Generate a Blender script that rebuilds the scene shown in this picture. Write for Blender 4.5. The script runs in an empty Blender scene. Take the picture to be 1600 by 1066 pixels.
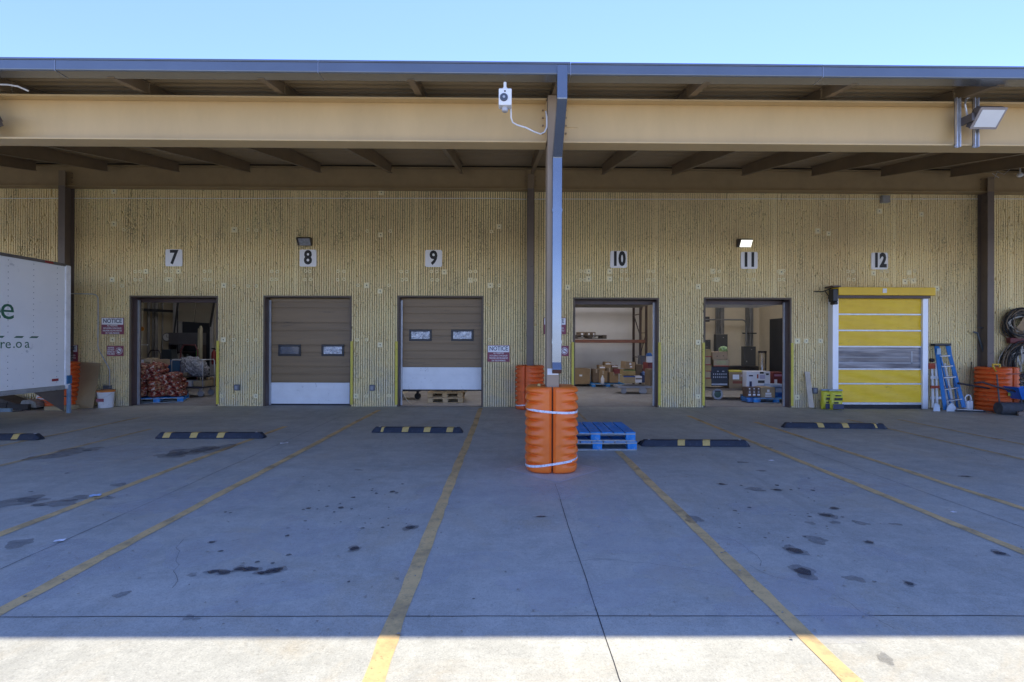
import bpy, bmesh, math, random
from mathutils import Vector, Matrix, Euler
random.seed(7)
PI = math.pi
S = bpy.context.scene
COL = S.collection
R_ = math.radians

# ------------------------------------------------------------------ camera
CAMH = 1.64
CAMROT = (Matrix.Rotation(-R_(0.52), 3, 'Z') @ Matrix.Rotation(R_(90.14), 3, 'X') @ Matrix.Rotation(R_(0.22), 3, 'Z'))
cam = bpy.data.cameras.new('camera'); cam.lens = 18; cam.sensor_width = 36; cam.clip_end = 2000; cam.clip_start = .05
camo = bpy.data.objects.new('camera', cam); COL.objects.link(camo)
camo.location = (0, 0, CAMH); camo.rotation_euler = CAMROT.to_euler()
S.camera = camo
def ray(px, py): return CAMROT @ Vector(((px-800)/800, -(py-533)/800, -1))
def P(px, py, Y):                      # world point on the plane y = Y
    d = ray(px, py); t = Y/d.y
    return Vector((d.x*t, Y, CAMH + d.z*t))
def G(px, py, z=0):                    # world point on the ground
    d = ray(px, py); t = (z-CAMH)/d.z
    return Vector((d.x*t, d.y*t, z))
WY = 13.0                              # front of the ribbed wall
def wx(px, Y=WY): return P(px, 533, Y).x
def wz(px, py, Y=WY): return P(px, py, Y).z

# ------------------------------------------------------------------ materials
def nt(name):
    m = bpy.data.materials.new(name); m.use_nodes = True
    return m, m.node_tree, m.node_tree.nodes['Principled BSDF']
def noise(t, scale, detail=4, rough=.6, vec=None, dist=0):
    n = t.nodes.new('ShaderNodeTexNoise'); n.inputs['Scale'].default_value = scale
    n.inputs['Detail'].default_value = detail; n.inputs['Roughness'].default_value = rough
    n.inputs['Distortion'].default_value = dist
    if vec: t.links.new(vec, n.inputs['Vector'])
    return n.outputs['Fac']
def ramp(t, fac, stops):
    r = t.nodes.new('ShaderNodeValToRGB'); e = r.color_ramp.elements
    while len(e) < len(stops): e.new(.5)
    for el, (p, c) in zip(e, stops):
        el.position = p; el.color = (c, c, c, 1) if isinstance(c, (int, float)) else (*c, 1)
    t.links.new(fac, r.inputs['Fac']); return r.outputs['Color']
def mix(t, fac, a, b, mode='MIX'):
    m = t.nodes.new('ShaderNodeMix'); m.data_type = 'RGBA'; m.blend_type = mode
    for inp, v in ((m.inputs[0], fac), (m.inputs[6], a), (m.inputs[7], b)):
        if isinstance(v, (int, float)): inp.default_value = v
        elif isinstance(v, tuple): inp.default_value = (*v, 1)
        else: t.links.new(v, inp)
    return m.outputs[2]
def coords(t, scale=(1, 1, 1), kind='Object'):
    c = t.nodes.new('ShaderNodeTexCoord'); mp = t.nodes.new('ShaderNodeMapping')
    mp.inputs['Scale'].default_value = scale
    t.links.new(c.outputs[kind], mp.inputs['Vector']); return mp.outputs['Vector']
def bump(t, b, h, strength, dist=.01):
    n = t.nodes.new('ShaderNodeBump'); n.inputs['Strength'].default_value = strength; n.inputs['Distance'].default_value = dist
    t.links.new(h, n.inputs['Height']); t.links.new(n.outputs['Normal'], b.inputs['Normal'])
def scl(c, k): return tuple(max(0, min(1, x*k)) for x in c)
_m = {}
def M(name, col=None, rough=.6, metal=0, var=.18, sc=3.0, dirt=0, dirtcol=(.06, .05, .04), bmp=0, bsc=40, stretch=(1, 1, 1), spec=.5):
    if name in _m: return _m[name]
    m, t, b = nt(name)
    v = coords(t, stretch)
    f = noise(t, sc, 6, .65, v)
    c = mix(t, ramp(t, f, [(.3, 0.), (.7, 1.)]), scl(col, 1-var), scl(col, 1+var))
    if dirt:
        d = noise(t, sc*2.3, 8, .75, v, .6)
        c = mix(t, ramp(t, d, [(.62-dirt*.25, 0.), (.70, .85)]), c, dirtcol)
    t.links.new(c, b.inputs['Base Color'])
    b.inputs['Roughness'].default_value = rough; b.inputs['Metallic'].default_value = metal
    b.inputs['Specular IOR Level'].default_value = spec
    if bmp: bump(t, b, noise(t, bsc, 5, .6, v), bmp, .01)
    _m[name] = m; return m

# ------------------------------------------------------------------ mesh builder
class MB:
    def __init__(s): s.bm = bmesh.new()
    def box(s, x0, x1, y0, y1, z0, z1, mat=None, taper=None):
        vs = [Vector((x, y, z)) for z in (z0, z1) for y in (y0, y1) for x in (x0, x1)]
        if taper:
            cx, cy = (x0+x1)/2, (y0+y1)/2
            for v in vs[4:]: v.x = cx+(v.x-cx)*taper[0]; v.y = cy+(v.y-cy)*taper[1]
        if mat is not None: vs = [mat @ v for v in vs]
        b = [s.bm.verts.new(v) for v in vs]
        for f in ((0, 2, 3, 1), (4, 5, 7, 6), (0, 1, 5, 4), (2, 6, 7, 3), (0, 4, 6, 2), (1, 3, 7, 5)):
            s.bm.faces.new([b[i] for i in f])
        return s
    def bar(s, p0, p1, w, h, up=(0, 0, 1)):
        p0, p1 = Vector(p0), Vector(p1); d = (p1-p0); L = d.length; d.normalize()
        u = Vector(up); sx = d.cross(u)
        if sx.length < 1e-4: sx = d.cross(Vector((0, 1, 0)))
        sx.normalize(); uz = sx.cross(d)
        m = Matrix((( sx.x, d.x, uz.x, p0.x), (sx.y, d.y, uz.y, p0.y), (sx.z, d.z, uz.z, p0.z), (0, 0, 0, 1)))
        return s.box(-w/2, w/2, 0, L, -h/2, h/2, m)
    def tube(s, pts, r, seg=8, closed=False, cap=True):
        pts = [Vector(p) for p in pts]; n = len(pts)
        rs = r if isinstance(r, (list, tuple)) else [r]*n
        rings = []; prev = None
        for i, p in enumerate(pts):
            if closed: d = pts[(i+1) % n]-pts[i-1]
            else: d = pts[min(i+1, n-1)]-pts[max(i-1, 0)]
            d.normalize()
            if prev is None:
                a = d.cross(Vector((0, 0, 1)))
                if a.length < .1: a = d.cross(Vector((0, 1, 0)))
            else: a = prev-d*prev.dot(d)
            a.normalize(); prev = a; b = d.cross(a)
            rings.append([s.bm.verts.new(p+(a*math.cos(2*PI*k/seg)+b*math.sin(2*PI*k/seg))*rs[i]) for k in range(seg)])
        for i in range(n if closed else n-1):
            A, B = rings[i], rings[(i+1) % n]
            for k in range(seg): s.bm.faces.new((A[k], A[(k+1) % seg], B[(k+1) % seg], B[k]))
        if cap and not closed:
            s.bm.faces.new(rings[0][::-1]); s.bm.faces.new(rings[-1])
        return s
    def prism(s, poly, axis, a, b):
        """extrude a 2-D polygon along an axis from a to b"""
        def mk(p, t):
            if axis == 'x': return (t, p[0], p[1])
            if axis == 'y': return (p[0], t, p[1])
            return (p[0], p[1], t)
        A = [s.bm.verts.new(mk(p, a)) for p in poly]; B = [s.bm.verts.new(mk(p, b)) for p in poly]
        n = len(poly)
        for i in range(n): s.bm.faces.new((A[i], A[(i+1) % n], B[(i+1) % n], B[i]))
        s.bm.faces.new(A[::-1]); s.bm.faces.new(B)
        return s
    def lathe(s, prof, seg=20, cx=0, cy=0, ax='z', o=(0, 0, 0), caps=True):
        rings = []
        for r, h in prof:
            ring = []
            for k in range(seg):
                a = 2*PI*k/seg; u, v = r*math.cos(a), r*math.sin(a)
                if ax == 'z': p = (cx+u, cy+v, h)
                elif ax == 'y': p = (o[0]+u, o[1]+h, o[2]+v)
                else: p = (o[0]+h, o[1]+u, o[2]+v)
                ring.append(s.bm.verts.new(p))
            rings.append(ring)
        for A, B in zip(rings, rings[1:]):
            for k in range(seg): s.bm.faces.new((A[k], A[(k+1) % seg], B[(k+1) % seg], B[k]))
        if caps: s.bm.faces.new(rings[0][::-1]); s.bm.faces.new(rings[-1])
        return s
    def quad(s, *pts):
        s.bm.faces.new([s.bm.verts.new(p) for p in pts]); return s
    def build(s, name, mat, parent=None, bevel=0, smooth=False, loc=None, segs=2):
        bmesh.ops.recalc_face_normals(s.bm, faces=s.bm.faces)
        me = bpy.data.meshes.new(name); s.bm.to_mesh(me); s.bm.free()
        if mat: me.materials.append(mat)
        if smooth:
            me.polygons.foreach_set('use_smooth', [True]*len(me.polygons))
            if smooth == 'auto': me.set_sharp_from_angle(angle=R_(38))
        o = bpy.data.objects.new(name, me); COL.objects.link(o)
        if parent: o.parent = parent
        if loc is not None: o.location = loc
        if bevel:
            bv = o.modifiers.new('bevel', 'BEVEL'); bv.width = bevel; bv.segments = segs; bv.limit_method = 'ANGLE'; bv.angle_limit = R_(35)
        return o
def tag(o, label=None, cat=None, group=None, kind=None):
    if label: o['label'] = label
    if cat: o['category'] = cat
    if group: o['group'] = group
    if kind: o['kind'] = kind
    return o
def thing(name, label, cat, loc=(0, 0, 0), rz=0, group=None, rot=None):
    o = bpy.data.objects.new(name, None); COL.objects.link(o); o.location = loc
    o.rotation_euler = rot if rot else (0, 0, rz); o.empty_display_size = .2
    return tag(o, label, cat, group)
def dup(root, loc, rz=None, label=None, group=None, rot=None, scale=None):
    r = root.copy(); COL.objects.link(r); r.location = loc
    if rz is not None: r.rotation_euler = (0, 0, rz)
    if rot is not None: r.rotation_euler = rot
    if scale is not None: r.scale = scale
    if label: r['label'] = label
    if group: r['group'] = group
    for ch in list(root.children):
        c = ch.copy(); COL.objects.link(c); c.parent = r
        for g in list(ch.children):
            d = g.copy(); COL.objects.link(d); d.parent = c
    return r
def text_obj(name, s, size, mat, parent, loc, rot=(PI/2, 0, 0), bold=0, sx=1, ext=.0015, align='CENTER', shear=0, space=1):
    cu = bpy.data.curves.new(name, 'FONT'); cu.body = s; cu.size = size; cu.align_x = align; cu.align_y = 'CENTER'
    cu.offset = bold; cu.extrude = ext; cu.shear = shear; cu.space_line = space; cu.resolution_u = 3
    tmp = bpy.data.objects.new(name, cu); COL.objects.link(tmp)
    bpy.context.view_layer.update()
    me = bpy.data.meshes.new_from_object(tmp.evaluated_get(bpy.context.evaluated_depsgraph_get()))
    bpy.data.objects.remove(tmp)
    me.name = name; me.materials.clear(); me.materials.append(mat)
    for v in me.vertices: v.co.x *= sx
    o = bpy.data.objects.new(name, me); COL.objects.link(o); o.location = loc; o.rotation_euler = rot
    if parent: o.parent = parent
    return o

# ------------------------------------------------------------------ world and sun
w = bpy.data.worlds.new('World'); S.world = w; w.use_nodes = True
wt = w.node_tree; bg = wt.nodes['Background']
sky = wt.nodes.new('ShaderNodeTexSky'); sky.sky_type = 'NISHITA'; sky.sun_disc = False
SUN_EL, SUN_AZ = 57.2, 15.0
sky.sun_elevation = R_(SUN_EL); sky.sun_rotation = R_(SUN_AZ); sky.altitude = 3000; sky.air_density = 1.1; sky.dust_density = 0; sky.ozone_density = 4.5
tint = wt.nodes.new('ShaderNodeMix'); tint.data_type = 'RGBA'; tint.blend_type = 'MULTIPLY'; tint.inputs[0].default_value = 1; tint.inputs[7].default_value = (.80, .74, .92, 1)
wt.links.new(sky.outputs['Color'], tint.inputs[6]); wt.links.new(tint.outputs[2], bg.inputs['Color']); bg.inputs['Strength'].default_value = .15
sd = Vector((math.sin(R_(SUN_AZ))*math.cos(R_(SUN_EL)), math.cos(R_(SUN_AZ))*math.cos(R_(SUN_EL)), math.sin(R_(SUN_EL))))
sl = bpy.data.lights.new('sun', 'SUN'); sl.energy = 2.15; sl.angle = R_(.5); sl.color = (1, .92, .74)
so = bpy.data.objects.new('sun', sl); COL.objects.link(so); so.rotation_euler = sd.to_track_quat('Z', 'Y').to_euler(); so.location = (0, 30, 40)
S.view_settings.view_transform = 'Standard'; S.view_settings.look = 'None'; S.view_settings.gamma = 1
S.view_settings.exposure = 1.68
S.cycles.max_bounces = 10; S.cycles.diffuse_bounces = 6

# ------------------------------------------------------------------ palette
def mat_concrete(name, base, seam=False, indoor=False):
    m, t, b = nt(name); v = coords(t)
    big = noise(t, .35, 5, .6, v, .4); mid = noise(t, 1.7, 8, .78, v, .5); fine = noise(t, 38, 6, .8, v); agg = noise(t, 110, 2, .5, v)
    c = mix(t, ramp(t, big, [(.3, 0.), (.7, 1.)]), scl(base, .84), scl(base, 1.12))
    c = mix(t, ramp(t, mid, [(.40, 0.), (.66, .75)]), c, scl(base, .70))
    c = mix(t, ramp(t, noise(t, 7, 8, .8, v, .3), [(.46, 0.), (.60, .30)]), c, scl(base, 1.35))
    c = mix(t, ramp(t, noise(t, .9, 7, .75, v, 1.2), [(.50, 0.), (.66, .45)]), c, (base[0]*.95, base[1]*.80, base[2]*.62))
    vs = coords(t, (.5, 2.6, 1)); tr = noise(t, 1.1, 5, .6, vs, .8)     # long drag and tyre smears across the slab
    c = mix(t, ramp(t, tr, [(.52, 0.), (.75, .4)]), c, scl(base, 1.3))
    tv = coords(t, (4.2, .28, 1)); t2 = noise(t, 1., 5, .65, tv, .5)     # tyre tracks down the stalls
    c = mix(t, ramp(t, t2, [(.54, 0.), (.74, .5)]), c, scl(base, .68))
    c = mix(t, ramp(t, fine, [(.36, .55), (.48, 0.)]), c, scl(base, .55))
    c = mix(t, ramp(t, fine, [(.56, 0.), (.66, .30)]), c, scl(base, 1.4))
    c = mix(t, ramp(t, agg, [(.36, .30), (.46, 0.)]), c, scl(base, .45))
    c = mix(t, ramp(t, agg, [(.60, 0.), (.70, .35)]), c, scl(base, 1.5))
    t.links.new(c, b.inputs['Base Color'])
    t.links.new(ramp(t, mid, [(.3, .5), (.75, .82)]), b.inputs['Roughness'])
    b.inputs['Specular IOR Level'].default_value = .35
    bump(t, b, fine, .25, .004)
    _m[name] = m; return m
CONC = mat_concrete('concrete', (.468, .458, .385))
FLOOR = mat_concrete('floor_concrete', (.30, .285, .265))

def mat_wall():
    m, t, b = nt('ribbed_concrete'); v = coords(t)
    base = (.97, .765, .40)
    big = noise(t, .5, 4, .6, v); fine = noise(t, 26, 5, .75, v)
    c = mix(t, ramp(t, big, [(.3, 0.), (.7, 1.)]), scl(base, .86), scl(base, 1.1))
    c = mix(t, ramp(t, fine, [(.28, .5), (.42, 0.)]), c, scl(base, .45))
    c = mix(t, ramp(t, fine, [(.58, 0.), (.72, .35)]), c, (.98, .87, .60))
    vz = coords(t, (3.2, 1, .55)); st = noise(t, 1.2, 5, .65, vz, .2)          # weather streaks
    mask = noise(t, .55, 3, .5, v)
    spots = noise(t, 34, 3, .7, coords(t, (1, 1, .6)))
    k = mix(t, 1., ramp(t, st, [(.48, 0.), (.66, .9)]), ramp(t, mask, [(.44, 0.), (.60, 1.)]), 'MULTIPLY')
    k2 = mix(t, 1., k, ramp(t, spots, [(.47, 0.), (.60, .85)]), 'MULTIPLY')
    c = mix(t, k2, c, (.13, .115, .07))
    sp2 = noise(t, 46, 2, .6, coords(t, (1, 1, .7)))
    c = mix(t, ramp(t, sp2, [(.61, 0.), (.66, .8)]), c, (.10, .085, .05))
    # patchy paler tone towards the ground
    sepz = t.nodes.new('ShaderNodeSeparateXYZ'); t.links.new(v, sepz.inputs[0])
    mr = t.nodes.new('ShaderNodeMapRange'); mr.inputs[1].default_value = 1.7; mr.inputs[2].default_value = .1; t.links.new(sepz.outputs['Z'], mr.inputs[0])
    pm = mix(t, 1., mr.outputs[0], ramp(t, noise(t, 2.2, 6, .7, v), [(.42, 0.), (.7, .75)]), 'MULTIPLY')
    c = mix(t, pm, c, (.62, .60, .52))
    t.links.new(c, b.inputs['Base Color']); b.inputs['Roughness'].default_value = .9
    bump(t, b, fine, .8, .01)
    return m
WALL = mat_wall()
def mat_paint(name, base, seed=0):
    """thin worn road paint: transparent where it has worn through"""
    m, t, b = nt(name); v = coords(t)
    n1 = noise(t, 38, 5, .75, v); n2 = noise(t, 2.3, 5, .7, v)
    c = mix(t, ramp(t, n2, [(.3, 0.), (.7, 1.)]), scl(base, .8), scl(base, 1.1))
    c = mix(t, ramp(t, noise(t, 9, 6, .7, v), [(.5, 0.), (.7, .5)]), c, (.22, .19, .14))
    t.links.new(c, b.inputs['Base Color']); b.inputs['Roughness'].default_value = .75
    a = mix(t, 1., ramp(t, n1, [(.28, .35), (.42, 1.)]), ramp(t, n2, [(.28, .55), (.5, .95)]), 'MULTIPLY')
    t.links.new(a, b.inputs['Alpha']); _m[name] = m; return m
YLINE = mat_paint('line_paint', (.76, .51, .21))
YFADE = mat_paint('line_paint_faded', (.60, .45, .24))
def mat_stain(name, col, alpha, sc=14):
    m, t, b = nt(name); v = coords(t)
    b.inputs['Base Color'].default_value = (*col, 1); b.inputs['Roughness'].default_value = .5
    t.links.new(ramp(t, noise(t, sc, 5, .7, v), [(.25, alpha*.35), (.6, alpha)]), b.inputs['Alpha']); return m

tan = M('beam_tan', (.60, .425, .20), .5, var=.08, sc=1.6, dirt=.0, stretch=(1, 1, .35))
brown = M('brown_paint', (.15, .115, .09), .5, var=.12, sc=2, dirt=.15)
joistm = M('joist_paint', (.23, .165, .095), .6, var=.12, sc=2)
deckm = M('deck_steel', (.33, .24, .13), .55, var=.1, sc=1)
gutterm = M('gutter_metal', (.21, .225, .235), .22, metal=.7, var=.06, sc=2)
doorb = M('door_brown', (.25, .165, .078), .45, var=.14, sc=1.5, stretch=(.3, 1, 5), dirt=.12, bmp=.35, bsc=2.5)
doorw = M('door_white', (.84, .86, .86), .45, var=.05, sc=3, dirt=.05, dirtcol=(.3, .3, .3))
jambm = M('jamb_steel', (.085, .055, .05), .45, var=.2, sc=3)
galv = M('galvanised', (.55, .56, .58), .4, metal=.6, var=.12, sc=8)
white = M('white_paint', (.84, .84, .82), .5, var=.05)
black = M('black_rubber', (.02, .021, .024), .7, var=.3, sc=10)
blackp = M('black_plastic', (.018, .018, .02), .4, var=.2)
yellow = M('yellow_paint', (.66, .55, .07), .5, var=.12, sc=4, dirt=.15)
orange = M('guard_plastic', (.99, .18, .02), .36, var=.20, sc=2.2, dirt=.16, dirtcol=(.60, .13, .03), bmp=.12, bsc=18)
orange_d = M('guard_plastic_old', (.78, .13, .02), .5, var=.15, sc=4, dirt=.25, dirtcol=(.16, .05, .025))
bluep = M('pallet_blue', (.02, .24, .62), .65, var=.30, sc=7, dirt=.34, dirtcol=(.36, .42, .45), bmp=.4, bsc=30, stretch=(1, .35, 1))
wood = M('raw_wood', (.48, .35, .19), .75, var=.2, sc=5, stretch=(1, 6, 6), dirt=.1, bmp=.2)
woodw = M('worn_edge_wood', (.42, .44, .42), .8, var=.25, sc=12, dirt=.2, dirtcol=(.03, .2, .5))
card = M('cardboard', (.34, .23, .12), .8, var=.12, sc=4)
card_l = M('cardboard_pale', (.46, .36, .21), .8, var=.12, sc=4)
card_d = M('cardboard_dark', (.20, .14, .085), .8, var=.15, sc=4)
maroon = M('sign_maroon', (.26, .05, .08), .45, var=.1)
signw = M('sign_white', (.86, .86, .87), .4, var=.03)
ink = M('sign_ink', (.04, .045, .10), .5, var=.05)
numk = M('number_black', (.015, .015, .017), .5, var=.05)
greyd = M('cabinet_grey', (.085, .088, .088), .45, var=.08)
inwall = M('interior_plaster', (.80, .77, .70), .85, var=.05, sc=1.2)
inbeige = M('interior_beige', (.66, .57, .40), .85, var=.07, sc=1.2)
rackm = M('rack_brown', (.22, .085, .045), .5, var=.15)
green_ink = M('truck_green', (.02, .13, .07), .5, var=.1)
plasticw = M('pail_plastic', (.72, .73, .75), .4, var=.06, dirt=.08, dirtcol=(.3, .28, .25))
tape = M('strap_tape', (.80, .82, .86), .45, var=.12, sc=10, dirt=.5, dirtcol=(.05, .05, .06))

# ================================================================== GROUND
def ground_sheet():
    bm = bmesh.new()
    for a in ((-160, 160, -160, 13.03),):
        x0, x1, y0, y1 = a
        bm.faces.new([bm.verts.new(p) for p in ((x0, y0, 0), (x1, y0, 0), (x1, y1, 0), (x0, y1, 0))])
    bm.faces.new([bm.verts.new(p) for p in ((-160, 13.03, 0), (160, 13.03, 0), (160, 400, 0), (-160, 400, 0))])
    me = bpy.data.meshes.new('ground'); bm.to_mesh(me); bm.free(); me.materials.append(CONC)
    o = bpy.data.objects.new('ground', me); COL.objects.link(o); tag(o, kind='structure')
ground_sheet()
m = MB(); m.quad((-21, 13.04, .004), (21, 13.04, .004), (21, 24.5, .004), (-21, 24.5, .004)); tag(m.build('floor', FLOOR), kind='structure')

def jitter_strip(pts, wdt, z, amp=.006, step=.25):
    """thin ribbon with ragged edges following pts"""
    bm = bmesh.new(); L = []; Rr = []
    P2 = []
    for a, b in zip(pts, pts[1:]):
        a, b = Vector(a), Vector(b); n = max(1, int((b-a).length/step))
        for i in range(n): P2.append(a.lerp(b, i/n))
    P2.append(Vector(pts[-1]))
    drift = 0
    for i, p in enumerate(P2):
        d = (P2[min(i+1, len(P2)-1)]-P2[max(i-1, 0)]); d.normalize(); n = Vector((-d.y, d.x))
        drift = drift*.9+random.uniform(-1, 1)*amp*.5
        k = wdt/2*(1+random.uniform(-.12, .12))
        q = p+n*drift
        L.append(bm.verts.new((q.x+n.x*k, q.y+n.y*k, z))); Rr.append(bm.verts.new((q.x-n.x*k, q.y-n.y*k, z)))
    for i in range(len(P2)-1): bm.faces.new((L[i], Rr[i], Rr[i+1], L[i+1]))
    return bm
def strip_obj(name, pts, wdt, z, mat, amp=.006, step=.25):
    bm = jitter_strip(pts, wdt, z, amp, step); me = bpy.data.meshes.new(name); bm.to_mesh(me); bm.free()
    me.materials.append(mat); o = bpy.data.objects.new(name, me); COL.objects.link(o); return tag(o, kind='structure')
for x, y0, y1, mt, wd in ((-.65, -14, 12.7, YLINE, .105), (1.68, -14, 7.7, YLINE, .105), (-3.07, -14, 12.3, YLINE, .105), (-4.28, -14, 9.9, YLINE, .10),
                     (4.07, -14, 11.5, YLINE, .10), (5.15, -14, 10.6, YLINE, .10), (-6.62, -14, 9.6, YFADE, .10), (-7.85, -14, 11, YFADE, .10),
                     (7.35, -14, 11, YFADE, .10), (8.45, -14, 11, YFADE, .10), (1.66, 9.2, 12.6, YFADE, .07)):
    strip_obj('parking_line', [(x+(.03 if x < 0 else -.01), y0), (x, max(5, y0+.5)), (x, y1)], wd, .004, mt, .01, .18)
jointm = M('joint_filler', (.035, .035, .04), .9, var=.3, sc=20)
for pts in ([(.565, -20), (.56, 1.8), (.55, 3.1), (.56, 5.95)], [(-3.66, -20), (-3.62, 3), (-3.66, 12.9)], [(4.6, -20), (4.62, 5), (4.5, 12.9)], [(-7.8, -20), (-7.8, 12.9)],
            [(-21, 3.10), (-6, 3.07), (0, 3.07), (7, 3.05), (21, 3.0)], [(-21, -1.5), (21, -1.5)], [(8.8, -20), (8.8, 12.9)]):
    strip_obj('slab_joint', pts, .0055, .0025, jointm, .005, .11)
rc = random.Random(21)
for q in range(7):
    p0 = G(rc.uniform(60, 1540), rc.uniform(690, 900)); a = rc.uniform(0, 6.3); pts = [(p0.x, p0.y)]
    for i in range(rc.randint(4, 12)):
        a += rc.uniform(-.6, .6); pts.append((pts[-1][0]+math.cos(a)*.10, pts[-1][1]+math.sin(a)*.10))
    if max(p[1] for p in pts) > 12.8: continue
    strip_obj('hairline_crack', pts, .0022, .0022, jointm, .004, .05)
cx, cy = .61, 6.62
dd = .62
for a, b in (((cx-dd, cy), (cx, cy-dd)), ((cx, cy-dd), (cx+dd, cy)), ((cx+dd, cy), (cx, cy+dd)), ((cx, cy+dd), (cx-dd, cy))):
    strip_obj('slab_joint', [a, b], .014, .0028, M('pale_grout', (.5, .52, .56), .8), .004, .06)

m = MB(); m.quad((cx-dd, cy, .0015), (cx, cy-dd, .0015), (cx+dd, cy, .0015), (cx, cy+dd, .0015)); tag(m.build('column_footing', mat_concrete('footing_concrete', (.54, .525, .45))), kind='structure')
# oil stains (real marks with a shape of their own)
def blob(bm, x, y, rx, ry, z, n=18, rag=.22, rot=0):
    ph = [random.uniform(0, 6.28) for _ in range(4)]
    vs = []
    for k in range(n):
        a = 2*PI*k/n; r = 1+rag*(math.sin(2*a+ph[0])*.5+math.sin(3*a+ph[1])*.4+math.sin(5*a+ph[2])*.35+random.uniform(-.25, .25))
        u, v = math.cos(a)*rx*r, math.sin(a)*ry*r
        vs.append(bm.verts.new((x+u*math.cos(rot)-v*math.sin(rot), y+u*math.sin(rot)+v*math.cos(rot), z)))
    bm.faces.new(vs)
def stain_obj(name, items, z, mat, **k):
    bm = bmesh.new()
    for i, (px, py, wpx, ratio) in enumerate(items):
        g = G(px, py); r = wpx/2*g.y/800
        blob(bm, g.x, g.y, r, r*ratio, z+.00004*(i % 20), **k)
    me = bpy.data.meshes.new(name); bm.to_mesh(me); bm.free(); me.materials.append(mat)
    o = bpy.data.objects.new(name, me); COL.objects.link(o); tag(o, kind='structure')
dark = [(333, 894, 16, .8), (350, 895, 20, .7), (375, 890, 16, .8), (392, 890, 24, .6), (408, 896, 12, .8), (424, 894, 18, .8), (434, 891, 16, .8), (426, 881, 7, 1), (402, 879, 7, 1),
        (641, 825, 14, 1), (554, 858, 14, 1), (613, 769, 9, 1), (629, 757, 5, 1), (581, 767, 4, 1), (552, 778, 7, 1), (533, 794, 9, 1), (511, 792, 5, 1), (482, 795, 8, 1), (477, 815, 5, 1), (449, 838, 7, 1), (451, 868, 8, 1), (545, 910, 5, 1),
        (1255, 894, 22, 1.3), (1242, 861, 22, 1.0), (1128, 757, 11, .7), (1214, 766, 13, .6), (1214, 759, 7, 1), (1236, 766, 5, 1), (1270, 767, 7, 1), (1292, 806, 12, .9), (1358, 848, 10, 1), (1421, 913, 12, 1), (1366, 910, 6, 1), (1171, 794, 6, 1),
        (1149, 799, 6, 1), (1265, 808, 6, 1), (1304, 795, 12, .8), (740, 937, 4, 1), (845, 808, 14, .4), (1176, 925, 4, 1), (1562, 865, 14, 1), (1509, 745, 14, .5), (331, 848, 10, .7), (345, 862, 8, .8), (105, 740, 8, .6), (48, 769, 7, .7), (566, 826, 7, .8), (360, 802, 5, 1), (352, 801, 5, 1),
        (474, 797, 5, 1), (588, 772, 5, .8), (620, 771, 6, .7), (598, 825, 6, .7), (1110, 700, 4, 1), (1205, 700, 5, .7)]
dark += [(random.uniform(480, 640), random.uniform(750, 830), random.uniform(2, 4.5), 1) for _ in range(22)]
dark += [(random.uniform(1150, 1330), random.uniform(745, 860), random.uniform(2, 5), 1) for _ in range(24)]
stain_obj('oil_stain', dark, .0055, mat_stain('oil_dark', (.045, .05, .062), .82, 22))
mid = [(300, 705, 60, 1.1), (335, 702, 50, 1.2), (270, 711, 50, .8), (300, 899, 14, 1), (295, 966, 18, .8), (307, 968, 10, .9), (90, 787, 50, .8), (120, 779, 36, .8), (60, 790, 24, .6), (165, 779, 26, .7), (20, 785, 60, 1.1), (50, 782, 40, .7),
       (70, 715, 50, .8), (110, 706, 50, 1.), (145, 702, 30, 1), (450, 826, 8, .6), (30, 850, 40, .9), (185, 758, 28, .6), (190, 930, 22, .9), (1180, 765, 30, .7), (1295, 806, 26, .9), (1275, 844, 34, .9), (1305, 817, 16, .8), (1266, 818, 16, .8), (1335, 905, 28, .8), (1345, 818, 22, .8),
       (1160, 640+83, 20, .5), (1383, 1030, 20, 1.6), (620, 905, 8, 1), (1083, 812, 26, 1.4), (560, 735, 14, .6), (1190, 736, 18, .5), (1400, 820, 18, .6), (1560, 640+46, 14, .6)]
mid += [(a, b, c*random.uniform(1.3, 1.8), d) for a, b, c, d in dark if c > 9]
stain_obj('damp_stain', mid, .0045, mat_stain('oil_faint', (.08, .085, .10), .36, 9), n=26, rag=.35)
pale = [(random.uniform(100, 1500), random.uniform(700, 980), random.uniform(60, 240), random.uniform(.4, 1)) for _ in range(22)]
stain_obj('pale_wear', pale, .0032, mat_stain('wear_pale', (.62, .62, .62), .20, 5), n=30, rag=.5)

# litter
def paper(px, py, s, label, mat=None, rot=.4):
    g = G(px, py); m = MB()
    n = 4
    vs = [[m.bm.verts.new(((i/n-.5)*s, (j/n-.5)*s*.7, .012+random.uniform(0, .015)*s*5)) for i in range(n+1)] for j in range(n+1)]
    for i in range(n):
        for j in range(n): m.bm.faces.new((vs[j][i], vs[j][i+1], vs[j+1][i+1], vs[j+1][i]))
    o = m.build('paper_scrap', mat or signw, loc=(g.x, g.y, .0)); o.rotation_euler.z = rot
    return tag(o, label, 'litter')
paper(149, 776, .10, 'small pale blue-white paper scrap lying on the yellow line near the left edge', M('paper_blue', (.45, .6, .8), .6))
paper(600, 674, .20, 'torn white paper on the wheel stop in front of door 9')
paper(444, 694, .12, 'crumpled white scrap on the slab below door 8')
paper(93, 847, .07, 'tiny crumpled scrap on the dark slab at far left')
paper(1205, 721, .08, 'white scrap beside the yellow line below door 11')
paper(1490, 802, .05, 'small pale flake on the slab at the right side')
g = G(868, 700)
m = MB()
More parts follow.
